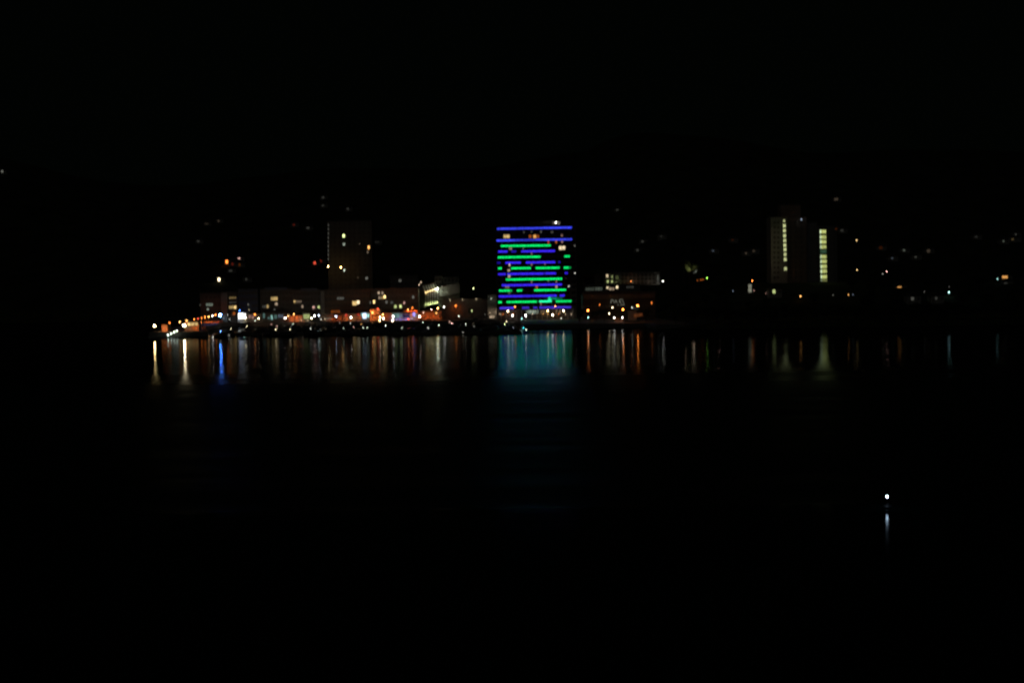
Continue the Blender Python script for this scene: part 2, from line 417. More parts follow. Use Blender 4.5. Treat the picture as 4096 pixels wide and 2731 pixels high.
# floodlights whose reflections are strongest
def floodlight(px, py, ck, b, label, D, r=.5):
    p = at(px, py, D); g = 2.42; t = empty("floodlight", (p.x, p.y, g), label, "floodlight"); z = p.z - g
    part("mast", MB().tube((0, .9, 0), (0, .9, z + .6), .16, .1), M_dark, t)
    s_ = r * 1.5
    part("housing", MB().box((0, .65, z), (2 * s_, .08, 2 * s_)).box((0, .1, z + s_), (2 * s_, 1.2, .08)).box((0, .1, z - s_), (2 * s_, 1.2, .08))
         .box((-s_, .1, z), (.08, 1.2, 2 * s_)).box((s_, .1, z), (.08, 1.2, 2 * s_)), M_dark, t)
    part("lamp_globe", MB().ball((0, 0, z), r), emis(C[ck], L_for(b, math.pi * r * r, D)), t)
floodlight(737, 1301.4, 'warm', 90, "large white floodlight at the seaward end of the pier terminal canopy", 788)
floodlight(880.9, 1260.0, 'blue', 120, "large blue-white floodlight at the landward end of the pier lamp row", 962, .6)
street_lamp(958, 1242.5, 'blue', 1.2, "small blue light above the white-lit pavilion", 972, None, None, .4, "floodlight", "floodlight")
# lights at the landing steps of the pier
for k, (px, py, lab) in enumerate([(672, 1338.7, "greenish white step light closest to the water at the pier"), (684.7, 1334.3, "second greenish step light up from the water at the pier"),
        (696.4, 1328.2, "third greenish step light up from the water at the pier"), (707.9, 1322.8, "topmost greenish step light nearest the pier floodlight")]):
    D = 775 + k * 2.0
    street_lamp(px, py, 'gwhite', 1.9 - .1 * k, lab, D, "step lights by the pier landing", .2, .22, "step_light", "step light")
ld = empty("landing_stage", (-184, 774, 0), "dark low landing stage with a row of greenish lights beside the pier", "landing stage")
for i in range(7): block("plank", M_deck, ld, (-4 + i * 2.2, i * .5, .25 + i * .1), (2.1, 3.0, .2))
for i in (-5, 2, 9): part("pile", MB().tube((i, 1, -1.2), (i, 1, 1.4), .2, .2), M_dark, ld)

# ------------------------------------------------------------------ buildings
def building(name, label, px0, px1, ytop, D, depth=14., wallm=M_pale, floors=5, cols=7, base=2.42, lit=(), group=None, cat="building",
             roofh=.5, win=(1.5, 1.5), parapet=True, balcony=False, skip_base=1.0, ybase=None):
    pm = (px0 + px1) / 2
    a = at(px0, ytop, D); b = at(px1, ytop, D); zt = (a.z + b.z) / 2; W = b.x - a.x; xc = (a.x + b.x) / 2
    if ybase: base = at(pm, ybase, D).z
    Ht = zt - base
    t = empty(name, (xc, D, base), label, cat, group)
    block("wall", wallm, t, (0, depth / 2, Ht / 2), (W, depth, Ht))
    block("roof", M_roof, t, (0, depth / 2, Ht + .15), (W + .6, depth + .6, .3))
    if parapet: block("parapet", wallm, t, (0, -.1, Ht + roofh / 2 + .31), (W + .3, .3, roofh))
    used = []
    for px, py, w_, h_, ck, bb in lit:
        p = at(px, py, D - .1); x = p.x - xc; z = p.z - base
        ww, hh = w_ / F * D, h_ / F * D
        used.append((x, z, ww, hh))
        k = max(1, round(ww / 1.7)) if ww > 2.4 else 1
        for i in range(k):
            xx = x - ww / 2 + (i + .5) * ww / k
            wd = block("window", M_dark, t, (xx, -.02, z), (ww / k, .16, hh))
            e = emis(C[ck], L_for(bb * rnd.uniform(.75, 1.2), max(ww * hh, .4), D, 60), .35, .9)
            pn = link("pane", unit_box(e), wd, (0, -.5, 0)); pn.scale = (.88, .3, .90)
    fh = Ht / floors
    for f in range(floors):
        z = (f + .55) * fh
        if z < skip_base: continue
        if balcony: block("balcony", wallm, t, (0, -.45, f * fh + .35), (W * .92, .9, .7))
        for c in range(cols):
            x = -W / 2 + (c + .5) * W / cols
            if any(abs(x - u[0]) < (u[2] + win[0]) / 2 and abs(z - u[1]) < (u[3] + win[1]) / 2 for u in used): continue
            wd = block("window", M_dark, t, (x, -.02, z), (win[0] + .2, .10, win[1] + .2))
            pn = link("pane", unit_box(M_curt), wd, (0, -.5, 0)); pn.scale = (.88, .5, .88)
    return t, xc, base, W, Ht
def wall_or_fill_lamp(t, X, Y, Z, ck, watt, b=.6, size=.25):  # real fixtures, plus added fill lights for dim walls
    me = cachem(("wl", ck, b, size), lambda: MB().ball((0, 0, 0), size).mesh("wall_or_fill_lamp", emis(C[ck], L_for(b, math.pi * size * size, 960))))
    o = link("wall_or_fill_lamp", me, t, (X, Y, Z)); point(o, (0, -.6, 0), C[ck], watt)
    return o

# apartment blocks behind the waterfront, seaward to landward
AB = "apartment blocks behind the waterfront"
t, *_ = building("apartment_block", "low dark block with two green-lit windows at the root of the pier", 800, 884, 1176, 985, 12, M_grey, 4, 5, group=AB,
    lit=[(837.4,1218.5,28,12,'gwhite',.14),(831.7,1236.7,9,9,'gwhite',.12),(801,1219,8,6,'grey',.03)])
t, xc, bz, W, Ht = building("apartment_block", "block with a pale stair tower and short yellow windows beside the blue facade", 885, 950, 1170, 984, 13, M_grey, 5, 4, group=AB,
    lit=[(931,1190.8,28,8,'yellow',.13),(931,1210,28,7,'grey',.03),(924,1229,16,12,'yellow',.3),(940,1229,12,13,'yellow',.7)])
block("stair_tower", M_pale, t, (-W / 2 + 2.1, -.8, Ht / 2), (4.2, 1.6, Ht)); wall_or_fill_lamp(t, -W / 2 + 2, -3.4, 3, 'bwhite', 40, .1)
t, xc, bz, W, Ht = building("apartment_block", "block with a blue-washed facade above the white-lit pavilion", 952, 1030, 1160, 982, 14, M_bluegrey, 5, 6, group=AB, balcony=True,
    lit=[(996,1236.7,7,9,'warm',.28),(993,1218,6,6,'grey',.08)])
t, xc, bz, W, Ht = building("apartment_block", "block with one double-height yellow window under a pale roof band", 1040, 1168, 1160, 984, 14, M_grey, 5, 9, group=AB, balcony=True,
    lit=[(1096.8,1194.6,28,15,'yellow',.42),(1105,1215.7,12,10,'tan',.28),(1070.5,1225,9,12,'yellow',.4),(1056,1226,16,10,'grey',.04),(1098,1236,6,8,'grey',.08)])
block("roof_band", M_bluegrey, t, (0, -.5, Ht + .9), (W * .7, .8, 1.6))
t, xc, bz, W, Ht = building("apartment_block", "block with a long tan window row and two low yellow lights", 1170, 1281, 1163, 984, 14, M_grey, 5, 8, group=AB, balcony=True,
    lit=[(1178.5,1207.5,9,12,'yellow',.6),(1196,1208,22,10,'tan',.2),(1209.7,1226,8,11,'tan',.22),(1254.6,1230.6,10,13,'pink',.6),(1275,1229.4,9,12,'ygreen',.6)])
block("roof_band", M_bluegrey, t, (W * .1, -.5, Ht + .9), (W * .6, .8, 1.6))
t, xc, bz, W, Ht = building("apartment_block", "brownish block with paired yellow windows behind the red neon sign", 1283, 1480, 1162, 986, 16, M_brown, 5, 13, group=AB,
    lit=[(1362,1193,28,9,'grey',.08),(1418,1212.8,17,18,'yellow',.9),(1432.5,1208.5,13,14,'warm',1.2),(1481,1210,6,10,'grey',.07)])
block("stair_tower", M_pale, t, (-W / 2 + 1.3, -.8, Ht / 2), (2.4, 1.6, Ht)); wall_or_fill_lamp(t, -W / 2 + 2, -3.4, 4, 'warm', 36, .1)
t, xc, bz, W, Ht = building("apartment_block", "block with a square of four small lit windows behind the orange bar", 1484, 1672, 1158, 988, 16, M_grey, 5, 12, group=AB,
    lit=[(1496.3,1207,9,13,'yellow',1.4),(1515,1171.7,9,11,'tan',.3),(1530,1171.7,9,11,'tan',.18),(1518,1191,9,12,'tan',.25),(1529,1191,9,11,'yellow',.2),
         (1538.8,1187.3,9,13,'yellow',1.5),(1546,1208,9,11,'grey',.08),(1567,1210,12,10,'grey',.05),(1581.8,1226,11,13,'ygreen',.5),(1602,1225,10,12,'ygreen',.65),
         (1616.9,1210.9,8,10,'pink',.3),(1652.6,1188,8,11,'grey',.13)])

# waterfront shops, bars and kiosks
def shop(name, label, px0, px1, ytop, D=972., wallm=M_pale, glow=(), lamps=(), cols=4, depth=9, awn=None, cat="shop"):
    a = at(px0, ytop, D); b = at(px1, ytop, D); W = b.x - a.x; xc = (a.x + b.x) / 2; Ht = (a.z + b.z) / 2 - 2.42
    t = empty(name, (xc, D, 2.42), label, cat)
    block("wall", wallm, t, (0, depth / 2, Ht / 2), (W, depth, Ht)); block("roof", M_roof, t, (0, depth / 2 - .3, Ht + .12), (W + .5, depth + 1.0, .24))
    if awn: block("awning", awn, t, (0, -.9, min(Ht - .5, 3.1)), (W * .96, 1.8, .14))
    for i in range(cols):
        x = -W / 2 + (i + .5) * W / cols
        block("pier_column", wallm, t, (x + W / cols / 2 - .1, -.12, min(Ht, 2.9) / 2), (.25, .2, min(Ht, 2.9)))
    for px, py, w_, h_, ck, bb in glow:
        p = at(px, py, D - .2); ww, hh = w_ / F * D, h_ / F * D; k = max(1, round(ww / 2.2))
        for i in range(k):
            wd = block("window", M_dark, t, (p.x - xc - ww / 2 + (i + .5) * ww / k, -.05, p.z - 2.42), (ww / k * .96, .14, hh))
            e = emis(C[ck], L_for(bb * rnd.uniform(.6, 1.3), max(ww * hh, .4), D, 50), .5, .8)
            pn = link("pane", unit_box(e), wd, (0, -.5, 0)); pn.scale = (.9, .3, .92)
    for px, py, ck, wt in lamps:
        p = at(px, py, D - 2.2); wall_or_fill_lamp(t, p.x - xc, -2.2, p.z - 2.42, 'sodium' if ck == 'orange' else ck, wt * (6.5 if ck == 'orange' else 3.5 if ck in ('purple', 'red') else 1.5), .12)
    return t
shop("pier_hut", "small hut on the pier glowing deep orange", 646, 668, 1300, 797, M_pale, (), [(655,1312,'orange',60),(668,1316,'orange',30)], 2, 5, cat="hut")
t = shop("pier_terminal", "low pier terminal with a long bright pale yellow canopy", 738, 795, 1285, 806, M_pale,
     [(770,1296.5,44,13,'yellow',.85)], [(745,1308,'warm',40),(785,1312,'orange',50)], 5, 6, cat="terminal")
shop("sea_wall_shed", "low shed with an orange-lit wall along the middle of the pier", 815, 889, 1284, 972, M_pale, (),
     [(826,1286,'orange',46),(848,1289,'orange',40),(872,1287,'red',24)], 6, 4, cat="shed")
shop("kiosk", "small kiosk with a soft orange sign near the pier's root", 925, 948, 1246, 972, M_pale, [(936,1254,13,12,'orange',.22)], (), 2, 5, cat="kiosk")
shop("pavilion", "dazzling white-lit pavilion next to the pier's root", 950, 988, 1250, 966, M_white,
     [(968,1264,32,24,'white',2.2),(965.6,1258,14,12,'bwhite',4)], [(955,1280,'bwhite',60),(982,1280,'warm',60)], 3, 6, cat="pavilion")
shop("shopfront", "pinkish shopfront between the white pavilion and the round orange lamp", 990, 1044, 1255, wallm=M_pale, glow=[(1005,1266,22,14,'pink',.16)], lamps=[(1012,1270,'pink',20)])
shop("shopfront", "shopfront with dim teal display windows", 1046, 1150, 1252, wallm=M_grey,
     glow=[(1055.7,1263.5,9,20,'teal',.10),(1087,1269,9,20,'teal',.3),(1102,1267,14,16,'teal',.10),(1122.6,1264,22,14,'bwhite',.13),(1075,1272,12,8,'teal',.06)], cols=8)
shop("shopfront", "low wall washed orange beside the pale green shop", 1152, 1208, 1262, wallm=M_pale, lamps=[(1165,1270,'orange',55),(1188,1272,'orange',50)])
shop("shopfront", "pale green glowing shop beside the white floodlight", 1210, 1242, 1250, wallm=M_pale, glow=[(1226,1266,26,20,'ygreen',.38)], lamps=[(1205,1280,'warm',25),(1230,1282,'warm',20)])
shop("shopfront", "low brown-lit shopfront under the dull red neon sign", 1282, 1372, 1256, wallm=M_brown, glow=[(1310,1274,34,8,'tan',.12)], lamps=[(1300,1276,'warm',26),(1330,1277,'orange',30),(1360,1276,'orange',34)], cols=7)
t = empty("neon_sign", at(1341.5, 1246.5, 970.5), "dull red-orange neon sign above the bluish white lamp", "sign")
block("panel", M_dark, t, (0, .2, 0), (6.6, .3, 2.6))
for i in range(5): block("letter", emis(C['orange'], .22, .4, 1), t, (-2.5 + i * 1.25, -.05, rnd.uniform(-.15, .15)), (.8, .12, 1.7))
shop("shopfront", "brown-orange lit shopfront with two small red signs", 1374, 1450, 1254, wallm=M_pale, glow=[(1384.7,1260.6,11,9,'red',.45),(1433,1259,15,10,'red',.3)],
     lamps=[(1388,1276,'orange',40),(1412,1277,'amber',36),(1440,1270,'orange',30)], cols=6)
shop("shopfront", "shop window shining blue-white beside the orange bar", 1446, 1478, 1250, 968, M_white, glow=[(1458,1263,18,22,'bwhite',2.4),(1473,1262,8,16,'teal',.8),(1447,1258,7,12,'teal',.35)], cols=2)
shop("corner_bar", "two-storey bar washed in bright orange light", 1478, 1520, 1238, 974, M_pale, glow=[(1500,1262,26,10,'orange',.14)],
     lamps=[(1466,1250,'orange',60),(1484,1248,'orange',90),(1506,1246,'orange',110),(1494,1268,'orange',60)], cat="bar")
shop("shopfront", "brown shopfront between the orange bar and the purple restaurant", 1536, 1562, 1252, wallm=M_brown, lamps=[(1545,1266,'orange',55)], cols=2)
t = shop("restaurant", "restaurant front lit in blue and purple", 1562, 1672, 1250, 972, M_white,
     glow=[(1583,1263,28,20,'teal',.24),(1602,1262,16,18,'bwhite',.15),(1625,1263,30,18,'purple',.09),(1655.5,1257,12,16,'purple',.9),(1664,1262,12,12,'bwhite',.22)],
     lamps=[(1575,1278,'purple',40),(1600,1276,'purple',50),(1625,1278,'purple',55),(1650,1274,'bwhite',36),(1636,1243,'orange',60),(1660,1244,'orange',70)], cols=9, cat="restaurant")
block("awning", mat("orange_awning", (.5, .25, .1), .8), t, (4.5, -.7, 6.3), (9, 1.5, 1.2))
shop("shopfront", "red-brown lit shops under the colonnade building", 1674, 1764, 1243, 974, M_brown, glow=[(1745,1252,14,12,'amber',.24)],
     lamps=[(1690,1266,'orange',52),(1712,1268,'orange',60),(1735,1266,'orange',62),(1755,1262,'orange',46)], cols=8)
shop("market_hall", "long dark hall with a grey upper band between the shops and the striped hotel", 1766, 1948, 1196, 985, M_grey, glow=[(1948-8,1258,5,8,'grey',.03)],
     lamps=[(1800,1200,'warm',8),(1850,1198,'warm',10),(1905,1196,'warm',9),(1823,1230,'orange',26)], cols=12, cat="hall")
t = shop("annexe", "tall pale annexe with columns beside the striped hotel", 1950, 1993, 1177, 968, M_pale, glow=[(1968,1267.5,20,8,'tan',.5)],
     lamps=[(1960,1250,'tan',46),(1982,1248,'tan',46),(1965,1195,'gwhite',10)], cols=4, cat="building")

# colonnade building, floodlit
DC = 1003
t = empty("colonnade_building", at(1740, 1222, DC), "two-tier building with floodlit white fins and a long yellowish side wall", "building")
o0 = t.location
def cpt(px, py, D): return at(px, py, D) - o0
part("side_wall", MB().slab([cpt(1675, 1140, DC + 6), cpt(1675, 1232, DC + 6), cpt(1700, 1232, DC), cpt(1700, 1172, DC)], (0, 9, 0)), M_grey, t)
part("front_wall", MB().slab([cpt(1700, 1172, DC), cpt(1700, 1224, DC), cpt(1753, 1213, DC), cpt(1750, 1158, DC)], (0, 9, 0)), mat("dark_stone", (.10, .095, .075), .8), t)  # even dark stone behind the white fins
part("rear_wall", MB().slab([cpt(1754, 1148, DC + 1), cpt(1754, 1188, DC + 1), cpt(1838, 1172, DC + 3), cpt(1836, 1133, DC + 3)], (0, 12, 0)), M_pale, t)
part("base_wall", MB().slab([cpt(1754, 1189, DC + 2), cpt(1754, 1226, DC + 2), cpt(1838, 1224, DC + 4), cpt(1838, 1174, DC + 4)], (0, 8, 0)), M_grey, t)
part("upper_wall", MB().slab([cpt(1684, 1140, DC + 2), cpt(1701, 1171, DC + 1.4), cpt(1750, 1156, DC + 1.4), cpt(1741, 1130, DC + 2)], (0, 6, 0)), mat("dark_stone", (.10, .095, .075), .8), t)
part("ledge", MB().slab([cpt(1699, 1169, DC - 1), cpt(1699, 1173, DC - 1), cpt(1752, 1158, DC - 1), cpt(1752, 1154, DC - 1)], (0, 2, 0)), M_white, t)
part("bottom_ledge", MB().slab([cpt(1699, 1219, DC - .9), cpt(1699, 1223, DC - .9), cpt(1754, 1212, DC - .9), cpt(1754, 1208, DC - .9)], (0, 1, 0)), M_white, t)
for i in range(6):
    k = i / 5; x = 1703 + k * 46; y0 = 1172 - k * 14; y1 = 1217 - k * 9.5
    part("fin", MB().slab([cpt(x - 2, y0, DC - .8), cpt(x - 2, y1, DC - .8), cpt(x + 2, y1 - .8, DC - .8), cpt(x + 2, y0 - .8, DC - .8)], (0, .8, 0)), M_white, t)
    if i < 5:
        part("fin", MB().slab([cpt(x - 11, y0 - 27, DC + .9), cpt(x - 1, y0 - 1, DC + .5), cpt(x + 3, y0 - 2, DC + .5), cpt(x - 7, y0 - 28, DC + .9)], (0, .8, 0)), M_white, t)
    q = cpt(x, y1 + 3, DC - 1.6); wl = wall_or_fill_lamp(t, q.x, q.y, q.z - .0, 'ygreen', 130, .2, .2)
    q = cpt(x + 1, y0 - 3, DC - .6); wl = wall_or_fill_lamp(t, q.x, q.y, q.z, 'yellow', 110, .6, .2)
q = cpt(1748.9, 1155, DC - 2); wall_or_fill_lamp(t, q.x, q.y, q.z, 'gwhite', 420, 9, .45)
for px_ in (1768, 1790, 1815): q = cpt(px_, 1186, DC - 3); wall_or_fill_lamp(t, q.x, q.y, q.z, 'yellow', 12, .01, .1)  # added fill lights brightening the rear wall
q = cpt(1676.5, 1139, DC + 1); wall_or_fill_lamp(t, q.x, q.y, q.z, 'tan', 14, .25, .3)
q = cpt(1684, 1129, DC + 1); wall_or_fill_lamp(t, q.x, q.y, q.z, 'tan', 14, .3, .35)
building("rooftop_house", "pair of faint grey rooftop blocks behind the colonnade building", 1738, 1767, 1107, 1022, 8, M_pale, 2, 2, ybase=1150)
building("rooftop_house", "wider faint grey block stepping down behind the yellowish side wall", 1773, 1834, 1113, 1024, 8, M_pale, 2, 4, ybase=1150)
building("terrace_house", "long faint dark house behind the apartment roofs with one grey lamp", 1560, 1672, 1106, 1030, 9, M_grey, 3, 6, lit=[(1600,1122,12,10,'grey',.08)], ybase=1165)

# ------------------------------------------------------------------ striped hotel
DH = 945.
def hz(zx, zy): return 1900 + zx / 3.7333, 840 + zy / 3.7333
hx0 = at(1985, 1100, DH).x; hx1 = at(2306, 1100, DH).x; HX = (hx0 + hx1) / 2; HW = hx1 - hx0
HT = at(2141, 903, DH).z - 2.42
hotel = empty("hotel", (HX, DH, 2.42), "tall slab hotel crossed by glowing blue-violet and green light strips", "hotel")
M_hotel = mat("dark_cladding", (.07, .07, .08), .5, 0, .1, .4)
block("wall", M_hotel, hotel, (0, 9.2, HT / 2), (HW, 17, HT)); block("roof", M_roof, hotel, (0, 9, HT + .2), (HW + .8, 18.5, .4))
block("plant_room", M_grey, hotel, (4, 10, HT + 1.9), (16, 8, 3)); block("lift_overrun", M_grey, hotel, (14, 8, HT + 1.6), (6, 6, 2.4))
LG, LB = (.004, 1.0, .19), (.048, .022, 1.0)
rows = []
def strip(z, segs, col, s=1.0, th=1.15):
    for seg in segs:
        x0, x1 = seg[0], seg[1]; k = seg[2] if len(seg) > 2 else 1
        y = z[0] + (z[1] - z[0]) * ((x0 + x1) / 2 - 330) / 1115
        a = at(*hz(x0, y), DH - 1.1); b = at(*hz(x1, y), DH - 1.1); W = b.x - a.x
        m = emis(col, STRIP * s * k, .38, 1.1)
        block("light_strip", m, hotel, ((a.x + b.x) / 2 - HX, -1.12, (a.z + b.z) / 2 - 2.42), (W, .12, th))
STRIP = 1.04
BR = [((282, 262), [(330, 620), (622, 1000, .85), (1002, 1445)], (.05, .07, 1.0)), ((457, 437), [(320, 600), (602, 900, .55), (902, 1450, .85)], (.05, .07, 1.0)),
      ((622, 608), [(345, 485), (540, 615, .35), (690, 1195)], LB), ((790, 775), [(330, 380, .25), (455, 685), (760, 1200), (1240, 1275, .35)], LB),
      ((960, 940), [(345, 460, .8), (480, 1020), (1024, 1050, .5), (1055, 1210), (1340, 1385, .7)], LB), ((1125, 1110), [(400, 1300)], LB),
      ((1290, 1275), [(355, 725), (728, 930, .8), (934, 1220), (1265, 1340)], LB), ((1465, 1450), [(370, 580, .9), (700, 810, .5), (870, 930, .5), (960, 1435, .6)], (.1, .05, 1))]
GR = [((540, 522), [(385, 1130)]), ((708, 690), [(340, 980), (1335, 1415)]), ((873, 860), [(345, 400), (540, 835), (905, 1265), (1325, 1405), (1415, 1435, .3)]),
      ((1040, 1025), [(460, 1300)]), ((1205, 1190), [(360, 525), (530, 555, .5), (625, 705, .85), (885, 1360)]), ((1375, 1360), [(345, 400), (470, 545, .9), (552, 925), (1205, 1440, .9)])]
slabs = []
for z, segs, col in BR: strip(z, segs, col); slabs.append(z)
for z, segs in GR: strip(z, segs, LG); slabs.append(z)
strip((1364, 1364), [(955, 1145)], (.02, 1, .42), 1.3); strip((1335, 1335), [(1090, 1140)], (.02, 1, .42), 1.2, .8); strip((1312, 1312), [(1092, 1135)], (.02, 1, .42), 1.0, .6)
strip((1322, 1322), [(1145, 1225), (1230, 1310, .5)], (.01, .7, .35), .35, 1.2)
for za, zb in slabs:                                  # every strip is fixed on a balcony slab
    a = at(*hz(330, za), DH); zz = (at(*hz(887, (za + zb) / 2), DH).z) - 2.42
    block("balcony", M_hotel, hotel, (-.8, -.35, zz), (HW - 2.5, 1.3, 1.3))
zz = sorted(at(*hz(887, (a + b) / 2), DH).z - 2.42 for a, b in slabs)
HWIN = [(472,395,95,55,'yellow',.55),(822,395,45,48,'orange',.22),(893,395,50,52,'amber',.75),(940,395,40,45,'orange',.16),(1297,380,32,38,'pink',.12),(1300,560,98,72,'warm',.85),
        (530,577,55,36,'tan',.14),(1095,478,30,44,'red',.28),(1212,475,30,50,'orange',.22),(1300,475,34,36,'pink',.14),(845,650,22,44,'pink',.10),(515,822,26,40,'tan',.35),
        (505,893,42,54,'tan',.32),(510,990,42,40,'tan',.28),(845,815,26,36,'pink',.14),(1045,805,26,30,'pink',.08),(920,1150,42,44,'orange',.25),(1215,1145,34,44,'pink',.28),
        (1355,1025,30,32,'tan',.28),(480,1152,70,30,'tan',.12),(845,1075,26,36,'pink',.10),(1215,1070,26,34,'pink',.13),(985,1400,26,46,'pink',.12),(720,575,20,26,'grey',.05),
        (730,330,24,30,'grey',.03),(985,325,26,36,'grey',.05),(1150,330,44,34,'grey',.04),(512,1240,36,30,'grey',.05),(1095,1060,24,30,'grey',.06),(845,325,26,30,'grey',.03)]
used = []
for zx, zy, w_, h_, ck, bb in HWIN:
    p = at(*hz(zx, zy), DH + .6); ww, hh = w_ / 3.7333 / F * DH, h_ / 3.7333 / F * DH
    used.append((p.x - HX, p.z - 2.42, ww, hh)); k = 2 if ww > 3 else 1
    for i in range(k):
        wd = block("window", M_dark, hotel, (p.x - HX - ww / 2 + (i + .5) * ww / k, .62, p.z - 2.42), (ww / k, .14, hh))
        pn = link("pane", unit_box(emis(C[ck], L_for(bb, ww * hh, DH, 60), .3, 1)), wd, (0, -.4, 0)); pn.scale = (.9, .4, .9)
for i in range(len(zz) - 1):
    z = (zz[i] + zz[i + 1]) / 2
    for c in range(13):
        x = -HW / 2 + 2 + c * (HW - 4) / 12
        if any(abs(x - u[0]) < (u[2] + 2.6) / 2 and abs(z - u[1]) < (u[3] + 1.6) / 2 for u in used): continue
        wd = block("window", M_dark, hotel, (x, .62, z), (2.9, .12, 1.9)); pn = link("pane", unit_box(M_glass), wd, (0, -.4, 0)); pn.scale = (.92, .4, .9)
# lobby level with pale columns and amber terrace
block("canopy", M_grey, hotel, (0, -3.0, 6.4), (HW - 4, 5.5, .4))
for i in range(15): block("column", M_pale, hotel, (-HW / 2 + 3 + i * (HW - 6) / 14, -5.2, 3.1), (.5, .5, 6.2))
for px in (2108, 2116, 2124, 2133, 2142, 2150):
    p = at(px, 1246.5, DH - .3); block("lobby_pane", emis((.75, .9, .72), .26 if px not in (2124, 2133) else .42, .4, 1.5), hotel, (p.x - HX, .2, p.z - 2.42), (1.25, .3, 2.3))
for px in (2166, 2175, 2186, 2226, 2240): 
    p = at(px, 1247, DH - .3); block("lobby_pane", emis((1, .62, .32), .16, .4, 1.5), hotel, (p.x - HX, .2, p.z - 2.42), (1.2, .3, 2.6))
for px, ck, wt in ((2012, 'orange', 60), (2035, 'orange', 70), (2055, 'orange', 60), (2172, 'amber', 70), (2192, 'amber', 90), (2215, 'amber', 80), (2235, 'orange', 60), (2262, 'tan', 45), (2285, 'tan', 40), (2130, 'tan', 16), (2000, 'tan', 30)):
    p = at(px, 1256, DH - 2.2); wall_or_fill_lamp(hotel, p.x - HX, -2.4, p.z - 2.42, ck, wt * .8, .15, .2)
p = at(2223.3, 890, DH + 4); q = wall_or_fill_lamp(hotel, p.x - HX, 4, p.z - 2.42, 'white', 20, 2.4, .32)
part("roof_mast", MB().tube((p.x - HX, 4, HT + .3), (p.x - HX, 4, p.z - 2.42 - .2), .12, .08), M_dark, hotel)
for px, py, bb in ((2300, 1092, .22), (2274, 1145, .12), (2299, 983, .05), (2288, 1025, .04), (2277, 1144, .1)):
    p = at(px, py, DH - .2); wall_or_fill_lamp(hotel, p.x - HX, -.2, p.z - 2.42, 'grey', 2, bb, .3)

# ------------------------------------------------------------------ towers
def tower(name, label, px0, px1, ytop, ybase, D, depth, wallm, floors, cols, lit, cat="tower"):
    return building(name, label, px0, px1, ytop, D, depth, wallm, floors, cols, lit=lit, cat=cat, ybase=ybase, win=(1.3, 1.4))
t, xc, bz, W, Ht = tower("tower_block", "dim brownish tower standing alone behind the low apartment blocks", 1309, 1486, 887, 1185, 1055, 22, M_grey, 16, 9,
    [(1375,943.8,9,13,'ygreen',1.5),(1376,977,10,10,'gwhite',.2),(1475,989.7,9,14,'amber',1.7),(1471,1008,7,10,'tan',.09),(1466.5,1112.5,10,9,'grey',.13),(1377,1080.7,6,8,'gwhite',.5)] +
    [(1309.5 + 4, y, 4, 8, 'grey', .04) for y in range(900, 1050, 17)])
wall_or_fill_lamp(t, W * .2, -9, Ht * .25, 'tan', 7, .02); wall_or_fill_lamp(t, W * .25, -9, Ht * .7, 'tan', 14, .02)  # added fill, keeps the tower front faintly visible
street_lamp(1313, 1066, 'yellow', 3.2, "yellow lamp at the seaward foot of the brownish tower", 1040, None, 3, .36)
street_lamp(1364, 1069, 'amber', 5, "large amber lamp at the middle of the brownish tower's foot", 1040, None, 3, .48)

DT = 952.
trw = empty("tower_block", at(3170, 1125, DT), "wide tower on the wooded headland with two columns of yellow-green lit windows", "tower"); o0t = trw.location
def tb(name, px0, px1, y0, y1, yoff, dep, m):
    a, b = at(px0, (y0 + y1) / 2, DT), at(px1, (y0 + y1) / 2, DT); zt, zb = at((px0 + px1) / 2, y0, DT).z, at((px0 + px1) / 2, y1, DT).z
    return block(name, m, trw, ((a.x + b.x) / 2 - o0t.x, yoff + dep / 2, (zt + zb) / 2 - o0t.z), (b.x - a.x, dep, zt - zb))
tb("wall", 3084, 3150, 868, 1150, 0, 16, M_pale); tb("core_wall", 3150, 3230, 868, 1150, 2.2, 16, M_brown)
tb("lift_tower", 3128, 3208, 818, 870, 4, 12, M_brown); tb("link_wall", 3230, 3274, 890, 1150, 4, 14, M_grey)
tb("wall", 3274, 3338, 905, 1150, 0.4, 16, M_grey); tb("end_wall", 3338, 3352, 920, 1150, 2.4, 14, M_grey)
def twin(px, py, w_, h_, bb, col, yo=-.1):
    p = at(px, py, DT); ww, hh = w_ / F * DT, h_ / F * DT
    wd = block("window", M_dark, trw, (p.x - o0t.x, yo, p.z - o0t.z), (ww, .2, hh))
    pn = link("pane", unit_box(emis(col, bb, .35, 1.1)), wd, (0, -.5, 0)); pn.scale = (.92, .3, .86)
YG = (.86, .95, .30)
for i, y in enumerate((884, 903.6, 923, 943, 962, 981, 998, 1018, 1037.5, 1075)):
    twin(3136.5 + (y - 884) / 191 * 5, y, 12 if i else 9, 15 if i else 11, (.45, .62, .6, .62, .6, .66, .62, .5, .58, .5)[i], (.86, .92, .42))
for y, bb in ((927, 1.0), (948, .8), (967, .85), (987.5, .75), (1006, .10), (1027, .7), (1046, .8), (1066, .8), (1085, .85), (1107, 1.0), (1121, .3)):
    x = 3292 + (y - 927) / 195 * 4; h = 16 if y != 1121 else 9
    twin(x, y, 27, h, bb * .62, YG if bb > .2 else (.4, .9, .5), .3); twin(x - 10, y, 6, h, bb * .9, (.8, 1, .6), .22) if bb > .2 else None
for y in range(890, 1120, 20):
    for px in (3098, 3113, 3165, 3185, 3208):
        p = at(px, y, DT); yo = -.06 if px < 3150 else 2.14
        wd = block("window", M_dark, trw, (p.x - o0t.x, yo, p.z - o0t.z), (1.4, .1, 1.5)); pn = link("pane", unit_box(M_curt), wd, (0, -.5, 0)); pn.scale = (.86, .5, .86)
p = at(3205, 878, DT - 1); wall_or_fill_lamp(trw, p.x - o0t.x, -1, p.z - o0t.z, 'bwhite', 8, .16, .3)
